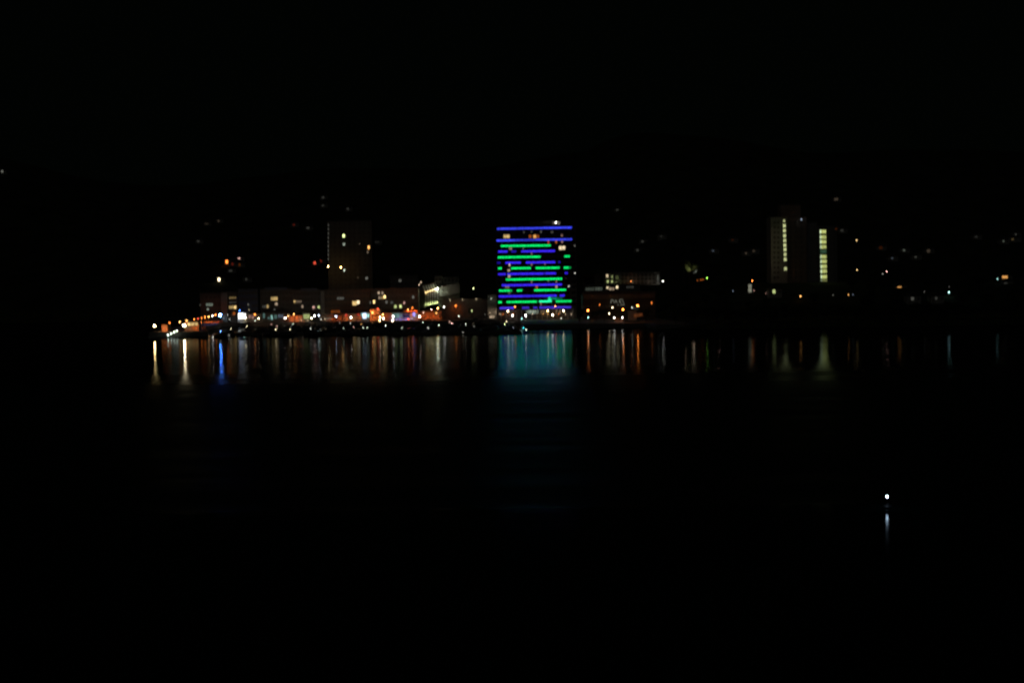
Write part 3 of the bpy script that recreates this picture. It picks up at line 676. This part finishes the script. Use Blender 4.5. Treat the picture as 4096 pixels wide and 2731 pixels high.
for px, py, wt, ck in ((3092, 1050, 50, 'warm'), (3092, 950, 50, 'warm'), (3120, 900, 30, 'ygreen'), (3120, 1000, 30, 'ygreen'), (3175, 1090, 8, 'orange'), (3170, 850, 9, 'orange')):
    p = at(px, py, DT - 7); o = wall_or_fill_lamp(trw, p.x - o0t.x, -7, p.z - o0t.z, ck, wt, .003, .1)  # fill lights added off the facade to lift the tower's faces

# buildings behind the plaza, between hotel and headland
t, xc, bz, W, Ht = building("long_hall", "long brown hall with a pale fascia carrying dim letters", 2330, 2622, 1176, 925, 22, mat("dark_brown_render", (.13, .10, .08), .85, 0, .15, .3), 3, 20, roofh=1.2,
    lit=[(2545,1233,18,10,'grey',.03)], cat="hall")
block('fascia', M_brown, t, (0, -.5, Ht - 1.5), (W * .99, .8, 2.8))
for x in (-18, -6, 6, 18): wall_or_fill_lamp(t, x, -6, Ht - 1, 'orange', 7, .01, .12)
t, *_ = building("terrace_building", "low building behind the hall with a grey-green window band and a warm lit end", 2336, 2560, 1142, 955, 12, M_grey, 2, 12, ybase=1176,
    lit=[(2360,1156,36,13,'gwhite',.045),(2395,1155,30,13,'gwhite',.05),(2430,1150.5,10,9,'warm',.5),(2447,1155,22,11,'tan',.26),(2468,1148.7,9,10,'warm',1.0),(2520,1148,30,8,'grey',.03)], cat="building")
t, xc, bz, W, Ht = building("upper_building", "upper building with a yellowish wall and two columns of small lit windows", 2418, 2640, 1094, 990, 14, M_pale, 3, 14, ybase=1140,
    lit=[(2429,1103.6,10,12,'warm',.6),(2431,1125.5,9,11,'ygreen',.32),(2448,1107,8,9,'ygreen',.14),(2448,1126,9,10,'ygreen',.26),(2468,1110,14,16,'ygreen',.04),(2632,1113,6,30,'grey',.06)], cat="building")
wall_or_fill_lamp(t, -W * .3, -4, 2, 'ygreen', 30, .02, .12); wall_or_fill_lamp(t, 0, -4, 2, 'tan', 16, .02, .12); wall_or_fill_lamp(t, W * .3, -4, 2, 'tan', 12, .02, .12)
street_lamp(2524, 1125, 'orange', .55, "small orange lamp before the yellowish upper building", 985, None, 3, .3)
street_lamp(2651.8, 1124.3, 'white', 1.3, "white lamp at the headland end of the upper building", 985, None, 3, .34)
building("annexe_house", "faint dark annexe joining the upper building to the hotel", 2335, 2400, 1105, 985, 10, M_brown, 3, 4, ybase=1142)

# dim letters on the hall: separate strokes, as far as they can be read
sg = empty("letter_sign", at(2470, 1208, 923.5), "dim pale lettering on the front of the long brown hall", "sign")
o0s = sg.location; ML = emis((.85, .85, .66), .13, .3, 2)
def stroke(parentname, pts, wd=2.2):
    mb = MB()
    for (x0, y0), (x1, y1) in pts:
        a, b = at(x0, y0, 923.5) - o0s, at(x1, y1, 923.5) - o0s; mb.tube(a, b, wd / 2 / F * 923, wd / 2 / F * 923, 6)
    part(parentname, mb, ML, sg)
stroke("letter", [((2443.5,1212),(2445.5,1199)),((2445.5,1199),(2452,1200)),((2452,1200),(2458,1211))], 4)
stroke("letter", [((2463,1199),(2463,1210)),((2463,1199),(2469,1211))], 3)
stroke("letter", [((2478,1199),(2478,1210)),((2478,1199),(2483,1199)),((2478,1205),(2485,1211))], 3.6)
stroke("letter", [((2486,1196),(2491,1201)),((2491,1204),(2495,1212))], 3)
stroke("small_letters", [((2470,1219),(2474,1219)),((2482,1219),(2489,1219)),((2492,1219),(2498,1219))], 4.5)

# orange-lit walls by the plaza
M_wallo = mat("rendered_garden_wall", (.5, .46, .4), .85, 0, .15, .5)
t = empty("curved_wall", on_z(2476, 1289, 2.42), "low curved plaza wall lit orange between two white lamps", "wall"); mb = MB(); q = t.location
pts = [at(2457 + 39 * i / 10, 1274 + 8 * math.sin(math.pi * i / 10), 858) for i in range(11)]
for i in range(10):
    a, b = pts[i] - q, pts[i + 1] - q; a0, b0 = Vector((a.x, a.y, a.z - 1.2)), Vector((b.x, b.y, b.z - 1.2))
    mb.slab([a, a0, b0, b], (0, .4, 0))
part("wall", mb, M_wallo, t)
for px in (2466, 2476, 2486): p = at(px, 1272, 856) - q; wall_or_fill_lamp(t, p.x, p.y, p.z, 'orange', 12, .02, .08)
t = empty("garden_wall", at(2553, 1271, 862), "sloping wall glowing orange at the foot of the dark headland", "wall"); q = t.location
part("wall", MB().slab([at(2535, 1256, 862) - q, at(2535, 1270, 862) - q, at(2571, 1263, 862) - q, at(2571, 1251, 862) - q], (0, .5, 0)), M_wallo, t)
for px, py in ((2543, 1263), (2562, 1259)): p = at(px, py, 860.3) - q; wall_or_fill_lamp(t, p.x, p.y, p.z, 'orange', 14, .02, .08)
t = empty("plaza_kiosk", at(2530, 1262, 872), "small dim kiosk behind the sloping orange wall", "kiosk")
block("wall", M_pale, t, (0, 2, 0), (5, 4, 6)); block("roof", M_roof, t, (0, 2, 3.1), (5.6, 4.6, .25))

# ------------------------------------------------------------------ trees
def tree_meshes(seed, h=9., rad=4.2, n=900):
    r = random.Random(seed); tr = MB(); tr.tube((0, 0, -.5), (0, 0, h * .45), .35, .22)
    cl = []
    for i in range(9):
        a = r.uniform(0, 6.283); rr = rad * r.uniform(.25, .75); z = h * r.uniform(.5, .88)
        p = Vector((rr * math.cos(a), rr * math.sin(a), z)); cl.append((p, rad * r.uniform(.32, .52)))
        tr.tube((0, 0, h * .35), tuple(p), .16, .05, 5)
    cr = MB()
    for i in range(n):
        c, q = r.choice(cl); d = Vector((r.gauss(0, 1), r.gauss(0, 1), r.gauss(0, .8))).normalized() * q * r.uniform(.55, 1.1)
        p = c + d; s = r.uniform(.18, .42); u = Vector((r.gauss(0, 1), r.gauss(0, 1), r.gauss(0, 1))).normalized(); v = u.orthogonal().normalized()
        k = len(cr.v); cr.v += [tuple(p + u * s), tuple(p + v * s * .6), tuple(p - u * s), tuple(p - v * s * .6)]; cr.f.append((k, k + 1, k + 2, k + 3))
    return tr.mesh("trunk", M_bark), cr.mesh("crown", M_leaf)
TM = [tree_meshes(s) for s in (1, 2, 3)]
def tree(loc, sc_, label, k=0, group=None, rz=0.):
    t = empty("broadleaf_tree", loc, label, "tree", group, rz); t.scale = (sc_, sc_, sc_)
    link("trunk", TM[k][0], t); link("crown", TM[k][1], t); return t
def tree_at(px, py, D, sc_, label, k=0):
    p = at(px, py, D); return tree((p.x, p.y, p.z - 6.2 * sc_), sc_, label, k, None, px)
tt = tree_at(1886, 1243, 964, .62, "small quayside tree holding a dim green lamp", 0)
point(tt, (-1, -5, 5), C['ygreen'], 60, aim=(0, 1, .3), cone=120)
tt = tree_at(2758, 1072, 905, 1.55, "large tree crown on the headland lit pale grey-green from below", 1)
point(tt, (1.5, -8, 5), C['warm'], 2600, aim=(-.1, 1, .55), cone=75)
tt = tree_at(2736, 1082, 898, 1.15, "pale tree crown on the seaward side of the large lit tree", 2); point(tt, (1, -8, 4), C['warm'], 600, aim=(0, 1, .55), cone=75)
tt = tree_at(2798, 1078, 898, 1.1, "pale tree crown between the large lit tree and the green lamp", 0); point(tt, (-1, -8, 4), C['warm'], 900, aim=(0, 1, .55), cone=75)
tt = tree_at(2868, 1082, 905, .95, "smaller pale tree beside the green headland lamp", 2); point(tt, (-1, -6.5, 5), C['pink'], 260, aim=(0, 1, .2), cone=110)
tt = tree_at(2748, 1190, 850, .85, "faintly lit tree low on the dark headland slope", 0); point(tt, (0, -6.5, 5), C['tan'], 110, aim=(0, 1, .1), cone=110)
# headland lamps and houses
def house(px, py, ck, b, label, wpx=9, hpx=9, D=None, rz=0., wallm=M_pale, name="hillside_house", group=None):
    p = at(px, py, D) if D else on_terrain(px, py, 2.6)
    D = p.y; w_, h_ = wpx / F * D, hpx / F * D; W = max(8, w_ + 3)
    t = empty(name, (p.x + 1.0, D + .1, p.z - 2.6), label, "house", group)
    block("wall", wallm, t, (0, 4, 1.4), (W, 8, 5.6))
    part("roof", MB().slab([(-W / 2 - .4, -.5, 4.1), (W / 2 + .4, -.5, 4.1), (0, -.5, 6.4)], (0, 9, 0)), M_roof, t)
    wd = block("window", M_dark, t, (-1.0, -.04, 2.6), (w_ + .2, .12, h_ + .2))
    pn = link("pane", unit_box(emis(C[ck], L_for(b, w_ * h_, D, 80))), wd, (0, -.5, 0)); pn.scale = (.9, .4, .9)
    w2 = block("window", M_dark, t, (W / 2 - 1.4, -.04, 2.4), (1.2, .1, 1.2)); pn = link("pane", unit_box(M_glass), w2, (0, -.5, 0)); pn.scale = (.9, .4, .9)
    block("door", M_brown, t, (-W / 2 + 1.3, -.03, 1.0), (1.0, .1, 2.1))
    return t
HL = "lamps scattered over the headland"; HLP = [(3000, 1172, 895), (3096, 1166, 880), (3598, 1154, 915), (4020, 1113, 940), (4023, 1136, 925), (3650, 1195, 860), (3745, 1193, 860), (4093, 1134, 925), (2780, 1088, 888), (2758, 1075, 905), (2868, 1082, 905), (2748, 1190, 850)]
for px, py, ck, b, D, r, lab in [
 (2828,1111.5,'green',1.1,900,.34,"vivid green lamp under the pale lit headland tree"),
 (2790,1121,'orange',.25,902,.32,"dull orange lamp farthest from the green headland lamp"),
 (2803,1119,'orange',.28,902,.32,"dull orange lamp second from the green headland lamp"),
 (2812,1117.5,'orange',.28,902,.32,"dull orange lamp nearest the green headland lamp"),
 (2932,1164,'bwhite',.16,880,.34,"faint bluish lamp midway between green lamp and wide tower"),
 (3009,1123,'orange',2.2,905,.34,"orange lamp standing over the short white light column"),
 (3016,1162,'pink',.22,900,.28,"faint pink lamp at the foot of the short white light column"),
 (3064,1173,'pink',.18,880,.28,"faint pink lamp below the wide tower's seaward edge"),
 (3202,1184.6,'amber',1.3,860,.42,"broad amber lamp in the trees under the wide tower"),
 (3332,1180,'grey',.10,860,.3,"faint grey lamp beneath the wide tower's bright window column"),
 (3394,1179,'amber',.4,865,.36,"small amber lamp in the trees past the wide tower"),
 (3412,1178,'bwhite',.12,865,.3,"faint bluish lamp beside the small amber lamp in the trees"),
 (3427,961,'yellow',.8,985,.38,"yellow lamp high beside the wide tower, upper one of two"),
 (3428,1080,'yellow',.7,985,.38,"yellow lamp beside the wide tower, lower one of two"),
 (3546.4,1085,'pink',.9,1000,.30,"pinkish lamp on the dark slope beyond the wide tower"),
 (3531,1095,'grey',.22,1000,.30,"faint grey lamp beneath the pinkish lamp on the slope"),
 (3698,1167,'grey',.10,930,.25,"tiny grey lamp between the amber window and the teal-white lamp"),
 (3795.7,1168.6,'teal',1.6,930,.42,"teal-white lamp alone low on the dark headland"),
 (3797,1147,'grey',.06,935,.35,"barely visible lamp above the teal-white headland lamp"),
 (3990,1116,'teal',.5,960,.42,"dim teal-white lamp beside the square orange window")]:
    if (px, py) in ((3427, 961), (3428, 1080), (3546.4, 1085), (3531, 1095)): pass
    else:
        D = 810.
        while D < 945 and at(px, py, D).z - hterr(at(px, py, D).x, D) > 3.2: D += 3
    p = at(px, py, D); HLP.append((px, py, D)); street_lamp(px, py, ck, b * .6 if b > .35 else b * .3, lab, D, HL, min(hterr(p.x, D), p.z - 2), r)
t = empty("light_column", at(3000, 1172, 895), "short white light column under an orange lamp on the headland", "light column")
block("plinth", M_conc, t, (0, 0, -.2), (4.5, 3, 1)); block("lit_panel", emis((.95, .95, .7), .2, .4, 1), t, (0, 0, 3.0), (1.9, 1.2, 5.0))
block("cap", M_dark, t, (0, 0, 5.9), (3, 1.6, .3))
t = empty("slanted_roof", at(2780, 1090, 888), "short slanting white roof panel catching light on the headland", "roof panel"); q = t.location
part("panel", MB().slab([at(2771, 1092, 888) - q, at(2774, 1096, 888) - q, at(2791, 1084, 888) - q, at(2788, 1080, 888) - q], (0, 3, .8)), M_white, t)
part("post", MB().tube((0, 1, 0), (0, 1, -5), .12, .12), M_dark, t); wall_or_fill_lamp(t, .4, -2.2, .6, 'gwhite', 26, .03, .1)
for a in [
 (3096,1166,'ygreen',.4,"house with a small yellowish window below the wide tower's seaward edge",11,14,880),
 (3598,1153.6,'amber',1.0,"house with an amber window beyond the wide tower, nearest the tower",15,15,915),
 (4019.6,1112.5,'amber',.75,"house with a large square orange window near the frame's edge",23,24,955),
 (4023,1136,'grey',.09,"low outhouse with a faint grey window under the square orange window",14,10,925),
 (3650,1194.6,'grey',.13,"house with a faint grey window low on the far headland slope",12,12,860),
 (3744.6,1193,'grey',.06,"house with a barely lit window below the teal-white lamp",10,10,860),
 (4093,1134,'tan',.15,"house cut by the frame's edge with a dim tan window",8,12,950)]:
    house(*a[:3], a[3] if a[3] > .2 else a[3] * .35, a[4], wpx=a[5], hpx=a[6], D=a[7])

for px, D, k_, lab in ((2318, 884, 0, "dark tree just past the hotel terrace's tall warm lamp"), (2385, 884, 1, "dark tree below the dull orange lamp of the brown hall"),
        (2418, 880, 2, "dark tree between the dull orange lamp and the pale letters' lamps"), (2582, 868, 0, "dark tree beyond the sloping orange wall")):
    p = at(px, 1270, D); tree((p.x, D, 2.4), .82, lab, k_, None, px)
for i in range(44):
    x = 97 + i * 5.6 + rnd.uniform(-1, 1); y = 793 + rnd.uniform(-2, 4)
    tree((x, y, hterr(x, y) - .4), rnd.uniform(.95, 1.15), "low dark tree along the headland's waterline", rnd.randrange(3), "dark trees fringing the headland's waterline", rnd.uniform(0, 6))
nt_ = 0
for i in range(400):
    px = rnd.uniform(2640, 4120); D = rnd.uniform(800, 940)
    if 3040 < px < 3400 and D > 880: continue
    x = (px - 2048) / F * D; z = hterr(x, D) - .3; sc_ = rnd.uniform(.65, 1.05)
    # the photograph shows these lamps free of foliage
    ytop = 1130 + (H0 - z - 9.2 * sc_) / D * F - (px - 2048) * .01396; wp = 5.2 * sc_ / D * F
    if any(abs(px - q[0]) < wp + 12 and D < q[2] and ytop < q[1] + 14 for q in HLP): continue
    tree((x, D, z), sc_, "dark unlit tree in the headland wood", rnd.randrange(3), "dark trees covering the headland", rnd.uniform(0, 6)); nt_ += 1
    if nt_ >= 64: break

# hillside houses
HH = "houses with single lights scattered over the dark hills"
for px, py, ck, b, lab, w_, h_ in [
 (8.7,686,'grey',.30,"lonely house light high on the hill at the picture's far edge",9,9),
 (793,965,'grey',.07,"faint house light on the hill above the pier's lamp row",10,6),
 (826,895,'tan',.04,"faint tan house light high above the pier, seaward of its neighbour",16,5),
 (874,884,'tan',.06,"faint tan house light high above the pier, landward of its neighbour",8,6),
 (907,1047,'orange',1.8,"house with the brightest orange light above the pier's root",9,13),
 (915,1046,'warm',1.6,"house with a warm light touching the brightest orange one",6,13),
 (929.6,1056,'red',.15,"house with a dull red light below the orange pair",8,9),
 (945,1050,'pink',.14,"house with a dull pink light between the orange pair and white light",8,10),
 (955.6,1036.7,'pink',.9,"house with a pinkish white light topmost over the orange pair",9,10),
 (958,1059,'orange',.12,"house with a dim orange light below the pinkish white light",7,9),
 (922,1082.7,'grey',.08,"house with a faint grey light under the orange pair",14,7),
 (876,1118,'warm',2.2,"house with a single strong warm light low above the pier's root",9,12),
 (985,1117,'grey',.06,"house with a faint light behind the blue-washed block",8,8),
 (1292,790,'grey',.07,"topmost faint house light on the ridge over the brownish tower",9,7),
 (1292,822,'grey',.05,"faint house light just below the topmost ridge light",8,6),
 (1391,836,'grey',.06,"faint house light above the brownish tower's roof",9,8),
 (1175.6,899,'red',.10,"faint red light on the hill seaward of the brownish tower",8,5),
 (1232,911.6,'grey',.09,"faint grey light on the hill beside the brownish tower's top",11,7),
 (1258.7,1052,'red',.5,"house with a red light just seaward of the brownish tower",9,10),
 (1265,1046,'grey',.22,"house with a faint grey light between the two red ones",6,7),
 (1282.8,1045,'red',.28,"house with a dimmer red light nearest the brownish tower",8,9),
 (1508,968,'grey',.03,"faint house light behind the brownish tower's landward side",20,5),
 (2469,840,'grey',.06,"faint house light highest on the ridge past the striped hotel",9,5),
 (2550,1001,'grey',.08,"faint house light low on the hill past the striped hotel",10,8),
 (2570,966,'grey',.07,"faint house light above the low one past the striped hotel",10,6),
 (2645,945,'grey',.03,"very faint house light between striped hotel and wide tower",10,4),
 (2852,1003,'bwhite',.10,"faint bluish house light above the green headland lamp",9,5),
 (2930,960,'orange',.03,"very faint orange house light seaward of the wide tower",10,5),
 (2984,1013,'tan',.07,"faint tan house light close to the wide tower's seaward edge",7,6),
 (3015,1004,'tan',.06,"faint tan house light touching the wide tower's seaward edge",10,8),
 (3344.6,797,'tan',.11,"faint tan house light above the wide tower's roof",16,9),
 (3346,916,'orange',.06,"faint orange house light beside the bright window column's top",11,7),
 (3368,922,'grey',.06,"faint grey house light beside the faint orange one",12,9),
 (3523,991,'orange',.06,"dull orange house light beyond the wide tower",14,11),
 (3568.6,1033,'bwhite',.09,"faint bluish house light above the pinkish slope lamp",8,5),
 (3616,1001,'gwhite',.13,"faint greenish house light on the hill beyond the pinkish lamp",9,5),
 (3662.5,1028,'grey',.07,"faint grey house light low beside the greenish one",8,4),
 (3714,1003.6,'tan',.10,"dull square house light midway to the frame's edge",13,12),
 (3905,947,'grey',.04,"very faint grey house light on the far hill",10,7),
 (4014,965,'gwhite',.10,"faint house light seaward of the close group near the frame's edge",7,6),
 (4050,957,'yellow',.11,"faint yellowish light, first of the close pair near the frame's edge",9,6),
 (4063.6,956.4,'yellow',.09,"faint yellowish light, second of the close pair near the frame's edge",7,6),
 (4062.5,938.6,'grey',.08,"faint light just above the close pair near the frame's edge",7,4)]:
    house(px, py, ck, b if b > .35 else b * .25, lab, w_, h_, group=HH)

# ------------------------------------------------------------------ boats
def hull_mesh(Lh, B, fb, m):
    mb = MB(); st = [(-.5, .82, 1.0), (-.25, .98, .95), (.05, 1.0, .98), (.3, .74, 1.08), (.45, .30, 1.2), (.5, .02, 1.26)]
    for x, wf, s in st:
        for yy, zz_ in ((-.5, 1), (-.42, .1), (0, -.55), (.42, .1), (.5, 1)):
            mb.v.append((x * Lh, yy * B * wf, zz_ * fb * (s if zz_ == 1 else 1)))
    for i in range(5):
        for j in range(4):
            a = i * 5 + j; mb.f.append((a, a + 1, a + 6, a + 5))
        mb.f.append((i * 5, i * 5 + 5, i * 5 + 9, i * 5 + 4))
    mb.f.append((0, 4, 3, 2, 1)); return mb.mesh("hull", m)
M_ggrey = mat("grey_gelcoat", (.14, .15, .16), .4)
def proto(kind, hm, Lh=12., B=3.8, fb=1.25):
    P = [("hull", hull_mesh(Lh, B, fb, hm))]
    if kind == 'motor':
        P.append(("cabin", MB().slab([(-.3 * Lh, -B * .38, fb), (.22 * Lh, -B * .38, fb), (.12 * Lh, -B * .38, fb + 1.3), (-.3 * Lh, -B * .38, fb + 1.3)], (0, B * .76, 0)).mesh("cabin", M_ggrey)))
        P.append(("cabin_window", MB().slab([(-.26 * Lh, -B * .39, fb + .45), (.15 * Lh, -B * .39, fb + .45), (.11 * Lh, -B * .39, fb + 1.0), (-.26 * Lh, -B * .39, fb + 1.0)], (0, B * .78, 0)).mesh("cabin_window", M_glass)))
        P.append(("radar_arch", MB().box((-.18 * Lh, -B * .34, fb + 1.9), (.3, .12, 1.2)).box((-.18 * Lh, B * .34, fb + 1.9), (.3, .12, 1.2)).box((-.18 * Lh, 0, fb + 2.5), (.4, B * .72, .12)).mesh("radar_arch", M_ggrey)))
    else:
        P.append(("coachroof", MB().slab([(-.2 * Lh, -B * .26, fb), (.25 * Lh, -B * .26, fb), (.16 * Lh, -B * .26, fb + .55), (-.2 * Lh, -B * .26, fb + .55)], (0, B * .52, 0)).mesh("coachroof", M_ggrey)))
        P.append(("mast", MB().tube((.08 * Lh, 0, fb), (.08 * Lh, 0, fb + 13), .09, .06, 6).mesh("mast", M_dark)))
        P.append(("boom", MB().tube((.08 * Lh, 0, fb + 1.4), (-.3 * Lh, 0, fb + 1.5), .12, .10, 6).mesh("boom", M_navy)))
        P.append(("spray_hood", MB().box((-.22 * Lh, 0, fb + .8), (1.4, B * .5, .9)).mesh("spray_hood", M_navy)))
    return P
PROT = {('motor', 0): proto('motor', M_navy), ('motor', 1): proto('motor', M_ggrey), ('sail', 0): proto('sail', M_navy), ('sail', 1): proto('sail', M_ggrey)}
MAR = "boats moored side by side in the dark marina"
placed = []
def boat(x, y, kind, v, rz, label, group=MAR, s=1.):
    t = empty("motor_yacht" if kind == 'motor' else "sailing_yacht", (x, y, 0), label, "yacht", group, rz); t.scale = (s, s, s)
    for nme, me_ in PROT[(kind, v)]: link(nme, me_, t)
    return t
def lit_boat(px, py, ck, b, label, kind='motor', z=3.6, r=.22, ext=0):
    D = on_z(px, py, z).y
    if D < 768: D = 768 + ext
    p = at(px, py, D); rz = rnd.choice((0, math.pi)) + rnd.uniform(-.35, .35)
    s = .95; lx = -.18 * 12 * s if kind == 'motor' else .08 * 12 * s
    t = boat(p.x - lx * math.cos(rz), p.y - lx * math.sin(rz), kind, rnd.randrange(2), rz, label, "lit boats moored in the marina", s)
    me_ = MB().ball((0, 0, 0), r).mesh("deck_light", emis(C[ck], L_for(b, math.pi * r * r, D)))
    link("deck_light", me_, t, (lx / s, -.2 if abs(rz) < 1 else .2, p.z / s)); placed.append((t.location.x, t.location.y))
for a in [
 (882.4,1323.8,'grey',.35,"yacht with a faint light nearest the pier's landward side"),
 (924.5,1315,'warm',.8,"yacht with a warm light second out from the pier"),
 (987,1305.3,'warm',.8,"yacht with a warm light below the white-lit pavilion"),
 (1086,1298,'pink',.3,"yacht with a faint pink light below the teal shop windows"),
 (1103.5,1317,'warm',1.0,"yacht with a double warm light, lowest near the teal shops"),
 (1108,1304.6,'pink',.35,"yacht with a pinkish light just above the double warm light"),
 (1172,1296,'gwhite',.4,"yacht with a faint green-white light under the amber lamp"),
 (1161,1316.7,'warm',.8,"yacht with a warm light low between teal and pale green shops"),
 (1242.8,1315,'grey',.45,"yacht with a soft light below the pale green shop"),
 (1358,1292,'grey',.12,"yacht with a barely visible light under the neon sign"),
 (1374.6,1314,'gwhite',.6,"yacht with a pale light below the red neon sign"),
 (1402,1293,'grey',.3,"yacht with a faint light below the two small red signs"),
 (1414.4,1308.5,'pink',.3,"yacht with a faint pinkish light below the shining blue-white window"),
 (1446.4,1295,'amber',.6,"yacht with an amber light under the shining blue-white window"),
 (1453.3,1311,'gwhite',.5,"yacht with a green-white light, seaward one of a pair under the orange bar"),
 (1468.4,1311,'gwhite',.5,"yacht with a green-white light, landward one of a pair under the orange bar"),
 (1542.6,1301.8,'gwhite',1.1,"yacht with a broad pale light below the orange bar's lamp cluster"),
 (1608.6,1311,'gwhite',.3,"yacht with a faint light low under the purple restaurant"),
 (1692,1289,'gwhite',.5,"yacht with a pale light below the red-brown shops, higher one"),
 (1713,1311,'white',.8,"yacht with a white light low under the red-brown shops"),
 (1756.5,1299.8,'gwhite',.8,"yacht with a pale light under the colonnade building"),
 (1799,1288,'pink',.4,"yacht with a faint light touching the bright pink one"),
 (1808,1293.7,'pink',1.3,"yacht with a bright pinkish light and long reflection"),
 (1863,1298,'gwhite',.7,"yacht with a pale light under the long dark hall"),
 (1897,1305,'grey',.12,"yacht with a barely visible light between hall and striped hotel"),
 (2019,1297,'ygreen',1.2,"yacht with a yellowish light by the striped hotel's corner"),
 (2026,1286,'warm',.9,"yacht with a warm light just above the yellowish one near the hotel")]:
    lit_boat(*a)
x0b, y0b = -152, 0
for row, (yl, yr) in enumerate(((806, 772), (842, 812), (878, 858), (915, 905))):
    x = -150 + row * 3
    while x < 0:
        u = (x + 150) / 155; y = yl + (yr - yl) * u + rnd.uniform(-2, 2)
        px = 2048 + x / y * F
        if (px < 935) or any(abs(x - q[0]) < 10.5 and abs(y - q[1]) < 6.5 for q in placed): x += 3.5; continue
        boat(x, y, rnd.choice(('motor', 'motor', 'sail')), rnd.randrange(2), rnd.choice((0, math.pi)) + rnd.uniform(-.3, .3),
             "dark unlit yacht lying in the crowded marina", MAR, rnd.uniform(.85, 1.05))
        placed.append((x, y)); x += rnd.uniform(12, 15)
# small boats outside the marina
def small_boat(px, py, label, light=None, hullm=M_white, Lh=4.5):
    p = on_z(px, py, .25); t = empty("dinghy", (p.x, p.y, 0), label, "dinghy")
    link("hull", hull_mesh(Lh, 1.7, .55, hullm), t)
    part("thwart", MB().box((0, 0, .52), (.3, 1.3, .06)).box((-.9, 0, .52), (.3, 1.2, .06)), M_deck, t)
    part("outboard_motor", MB().box((-Lh / 2 - .15, 0, .65), (.3, .3, .5)).tube((-Lh / 2 - .15, 0, .45), (-Lh / 2 - .15, 0, -.3), .06, .05, 6), M_dark, t)
    if light:
        ck, b, z, l_py = light; part("stern_light", MB().ball((0, 0, z), .2), emis(C[ck], L_for(b, .125, p.y)), t)
    return t
small_boat(611.7, 1348.5, "pale dinghy floating below the lamp at the pier tip")
small_boat(728, 1347.5, "pale dinghy floating below the pier's white floodlight")
small_boat(977, 1353, "pale greenish dinghy lying outside the breakwater near the pier", ('teal', .06, .7, 0))
small_boat(916, 1345, "dark dinghy with a faint light beside the blue reflection", ('grey', .10, .8, 0), M_ggrey)
small_boat(1852, 1334, "dark dinghy with a tiny light outside the breakwater", ('grey', .10, .9, 0), M_ggrey)
street_lamp(2093.8, 1311.3, 'cyan', .55, "small cyan navigation light at the landward end of the breakwater", 765, None, .6, .26, "navigation_light", "navigation light")
street_lamp(2105, 1319, 'gwhite', .45, "pale light at the end of the floating boom beside the cyan light", 757, None, .4, .26, "navigation_light", "navigation light")

# buoy in the open water, with its own lamp
p = on_z(3548, 1985, 1.30)
by = empty("buoy", (p.x, p.y, 0), "small dark buoy carrying a lone white light on open water", "buoy")
part("float", MB().ball((0, 0, .05), .62, 16, 8, .45), M_navy, by)
part("mast", MB().tube((0, 0, .25), (0, 0, 1.16), .07, .05), M_dark, by)
part("collar", MB().tube((0, 0, .3), (0, 0, .42), .3, .2, 12), M_dark, by)
part("lantern", MB().ball((0, 0, 1.30), .13, 12, 8, 1.25), emis((.60, .78, 1), 13), by)
part("lantern_cap", MB().tube((0, 0, 1.46), (0, 0, 1.5), .12, .06, 10), M_dark, by)

# ------------------------------------------------------------------ parked cars
def car_parts(m):
    prof = [(-2.1, .35), (2.1, .35), (2.15, .8), (1.2, .92), (.55, 1.42), (-1.0, 1.42), (-1.6, .95), (-2.1, .9)]
    body = MB().slab([(x, -.85, z) for x, z in prof], (0, 1.7, 0)).mesh("body", m)
    gls = MB().slab([(1.0, -.87, .95), (.5, -.87, 1.34), (-.95, -.87, 1.34), (-1.4, -.87, .97)], (0, 1.74, 0)).mesh("side_window", M_glass)
    wh = MB().tube((0, -.9, .33), (0, -.68, .33), .33, .33, 14).mesh("wheel", M_dark)
    return body, gls, wh
CP = [car_parts(mat("silver_car_paint", (.55, .56, .57), .3, .2)), car_parts(mat("dark_car_paint", (.05, .06, .07), .3))]
for px, k, lab in ((1853, 0, "silver car parked on the quay nearest the faint grey lamp"), (1876, 0, "silver car parked on the quay under the small tree"),
                   (1903, 1, "dark car parked last in the short row on the quay"), (1935, 0, "silver car parked before the tall pale annexe")):
    p = at(px, 1270, 944); t = empty("parked_car", (p.x, 947, 2.42), lab, "car", "cars parked along the quay", rnd.uniform(-.05, .05))
    b_, g_, w_ = CP[k]; link("body", b_, t); link("side_window", g_, t)
    for x in (-1.35, 1.35):
        for yy in (0, 1.55): link("wheel", w_, t, (x, yy, 0))
